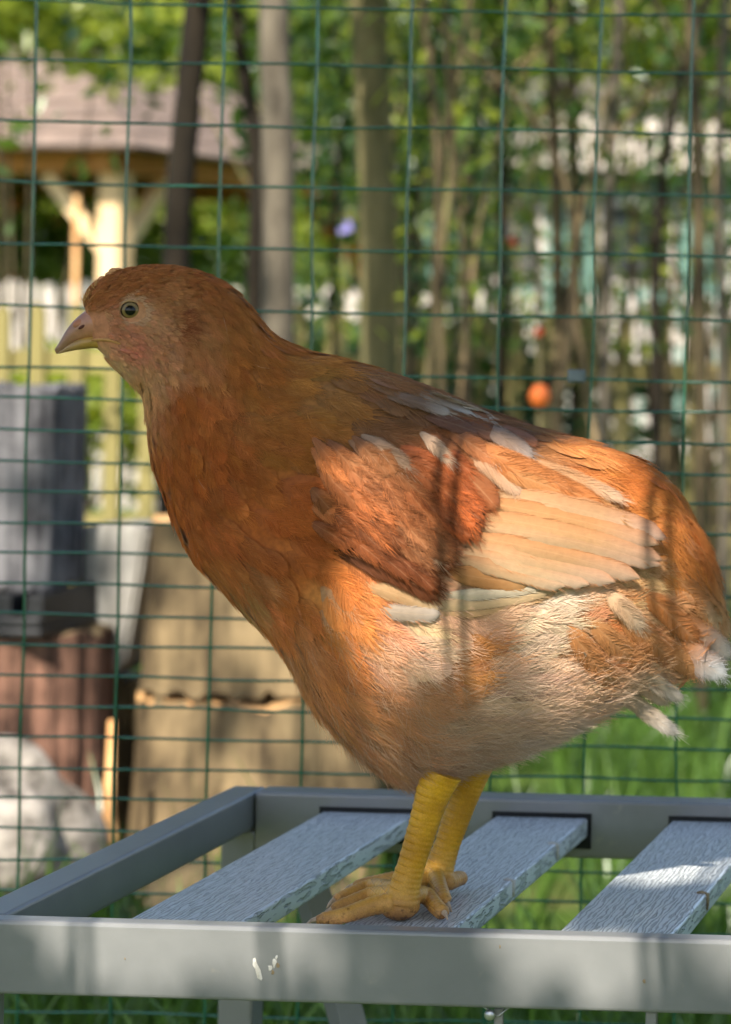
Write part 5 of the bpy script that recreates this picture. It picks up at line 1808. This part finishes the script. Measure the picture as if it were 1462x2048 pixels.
bush('shrub', 'green shrub at the foot of the cane', 90, 520, 15.5, 260, 100, 1900, .12, MAT['leaf_mid'], depth=.8)
bush('shrub', 'sunny shrub between the two picket fences', 180, 800, 9.2, 260, 110, 1900, .075, MAT['leaf_light'], depth=.5)
bush('weed', 'small leafy weed by the foot of the log pile', 200, 1810, 2.95, 70, 30, 160, .03, MAT['leaf_mid'], depth=.06, stems=3, cat='weed')
# far belt of trees that closes the view
for k in range(11):
    px_ = -700 + k * 260
    if k == 2: px_ = -330
    bush('distant_tree', ('far tree behind the gazebo', 'far tree above the gazebo ridge', 'far tree over the dark leaning trunk', 'far tree behind the grey trunk', 'far tree behind the olive trunk', 'far tree over the forked stem', 'far tree above the house roof',
                          'far tree behind the house', 'far tree over the tail of the hen', 'far tree past the house end', 'far tree at the end of the row')[k], px_, 330 + (k % 3) * 40, 30 + (k % 3) * 3, 330, 330, 2600, .42, MAT['leaf_light'],
         'far belt of trees', depth=1.8, cat='tree', stems=3)

# ------------------------------------------------------------------ unseen tree behind the camera, its leaves placed to dapple hen, bench and thicket
def lit_amount(q):
    """share of sun let through to a place on the hen or the rail (gaps left in the crown to shape the light), by where it falls"""
    x, y = q[:, 0], q[:, 1]

    def inside(poly, x, y):
        r = np.zeros(len(x), bool)
        n = len(poly)
        for i in range(n):
            x1, y1 = poly[i]; x2, y2 = poly[(i + 1) % n]
            c_ = ((y1 > y) != (y2 > y)) & (x < (x2 - x1) * (y - y1) / (y2 - y1 + 1e-9) + x1)
            r ^= c_
        return r
    wing_p = [(640, 900), (720, 870), (850, 862), (1000, 876), (1180, 884), (1230, 890), (1320, 900), (1440, 980), (1520, 1200), (1520, 1330), (1330, 1370), (1150, 1420), (960, 1400), (850, 1420), (720, 1370), (640, 1250), (620, 1130), (700, 1090), (640, 1010)]
    a = np.where(inside(wing_p, x, y), 1.0, 0.0)
    a = np.where((y > 1800) & (y < 2100) & (x > 120) & (x < 740), 1.0, a)
    a = np.where((y > 1800) & (y < 2100) & (x > 1010), 1.0, a)
    a = np.where((y > 1800) & (y < 2100) & (x <= 120), .35, a)
    a = np.where((y >= 2100), .5, a)
    return a


def gobo():
    n = 34000
    s = np.array(SUN_TO)
    # candidate leaves: spread over the plane of the hen, lifted along the sun's ray
    X = rng.uniform(-1.35, .55, n); Z = rng.uniform(.02, 1.75, n)
    t = rng.uniform(1.75, 2.6, n)
    P = np.stack([X, np.full(n, 1.39), Z], 1)
    q = to_px(P)
    # where the ray through a leaf meets the bird, judge the light at that place
    sl_ = Vector(HR @ s)
    for i in range(n):
        o_ = HR @ (P[i] + s * 1.0 - HO)
        h = BVH.ray_cast(Vector(o_), -sl_, 2.0)
        if h[0] is not None:
            q[i] = to_px(HR.T @ np.array(h[0]) + HO)
    keep = rng.random(n) > lit_amount(q)
    edge = (np.abs(X + .4) > .75) | (Z > 1.25) | (Z < .0)
    keep &= ~(edge & (rng.random(n) < .45))
    P = P[keep] + s * t[keep][:, None]
    # nothing may hang into the view
    qq = to_px(P)
    inv = (P[:, 1] > .05) & (qq[:, 0] > -400) & (qq[:, 0] < 1900) & (qq[:, 1] > -500)
    return P[~inv & (P[:, 2] > 1.22)]


G = gobo()
base = (0.9, -2.6, 0.0)
shade = empty('shade_tree', base)
tag(shade, 'unseen leafy tree behind the viewer with leaves placed to dapple the hen', 'tree')
tube('trunk', crspline(np.array([(0, 0, -.1), (.02, 0, .8), (-.05, .05, 1.7), (-.2, .3, 2.6), (-.5, .8, 3.4)]), 16), np.linspace(.09, .05, 16), MAT['bark_brown'], shade, 12)
for e in ((-1.3, 1.9, 2.3), (-1.6, 2.3, 2.7), (-.6, 1.6, 2.9), (-2.0, 1.8, 2.9), (-1.0, 1.5, 3.3)):
    tube('limb', crspline(np.array([(-.05, .05, 1.7), (e[0] * .5, e[1] * .5, 2.2), e]), 9), np.linspace(.03, .006, 9), MAT['bark_brown'], shade, 7)
leaf_mesh('crown', G - np.array(base), .05, MAT['leaf_mid'], shade, aspect=.6)


# a second crown further up shades the thicket
def high_crown():
    n = 1700
    cl = rng.uniform(0, 1, (34, 3)) * np.array([5.0, 2.6, 1.2]) + np.array([-3.4, -1.4, 4.4])
    w = rng.integers(0, 34, n)
    return cl[w] + rng.normal(size=(n, 3)) * np.array([.36, .36, .25])


base2 = (2.6, 1.2, 0.0)
st2 = empty('shade_tree', base2)
tag(st2, 'tall tree outside the pen whose crown shades the thicket', 'tree')
tube('trunk', crspline(np.array([(0, 0, -.1), (.05, 0, 1.5), (-.05, .05, 3.2), (-.6, .1, 4.6), (-1.2, 0, 5.4)]), 16), np.linspace(.16, .07, 16), MAT['bark_brown'], st2, 12)
for e in ((-2.6, .6, 5.0), (-4.5, -.3, 5.2), (-3.2, -1.6, 5.0), (-5.6, .6, 5.3)):
    tube('limb', crspline(np.array([(-.3, .06, 4.0), (e[0] * .5, e[1] * .5, 4.8), e]), 9), np.linspace(.05, .012, 9), MAT['bark_brown'], st2, 7)
leaf_mesh('crown', high_crown() - np.array(base2), .16, MAT['leaf_mid'], st2, aspect=.6)
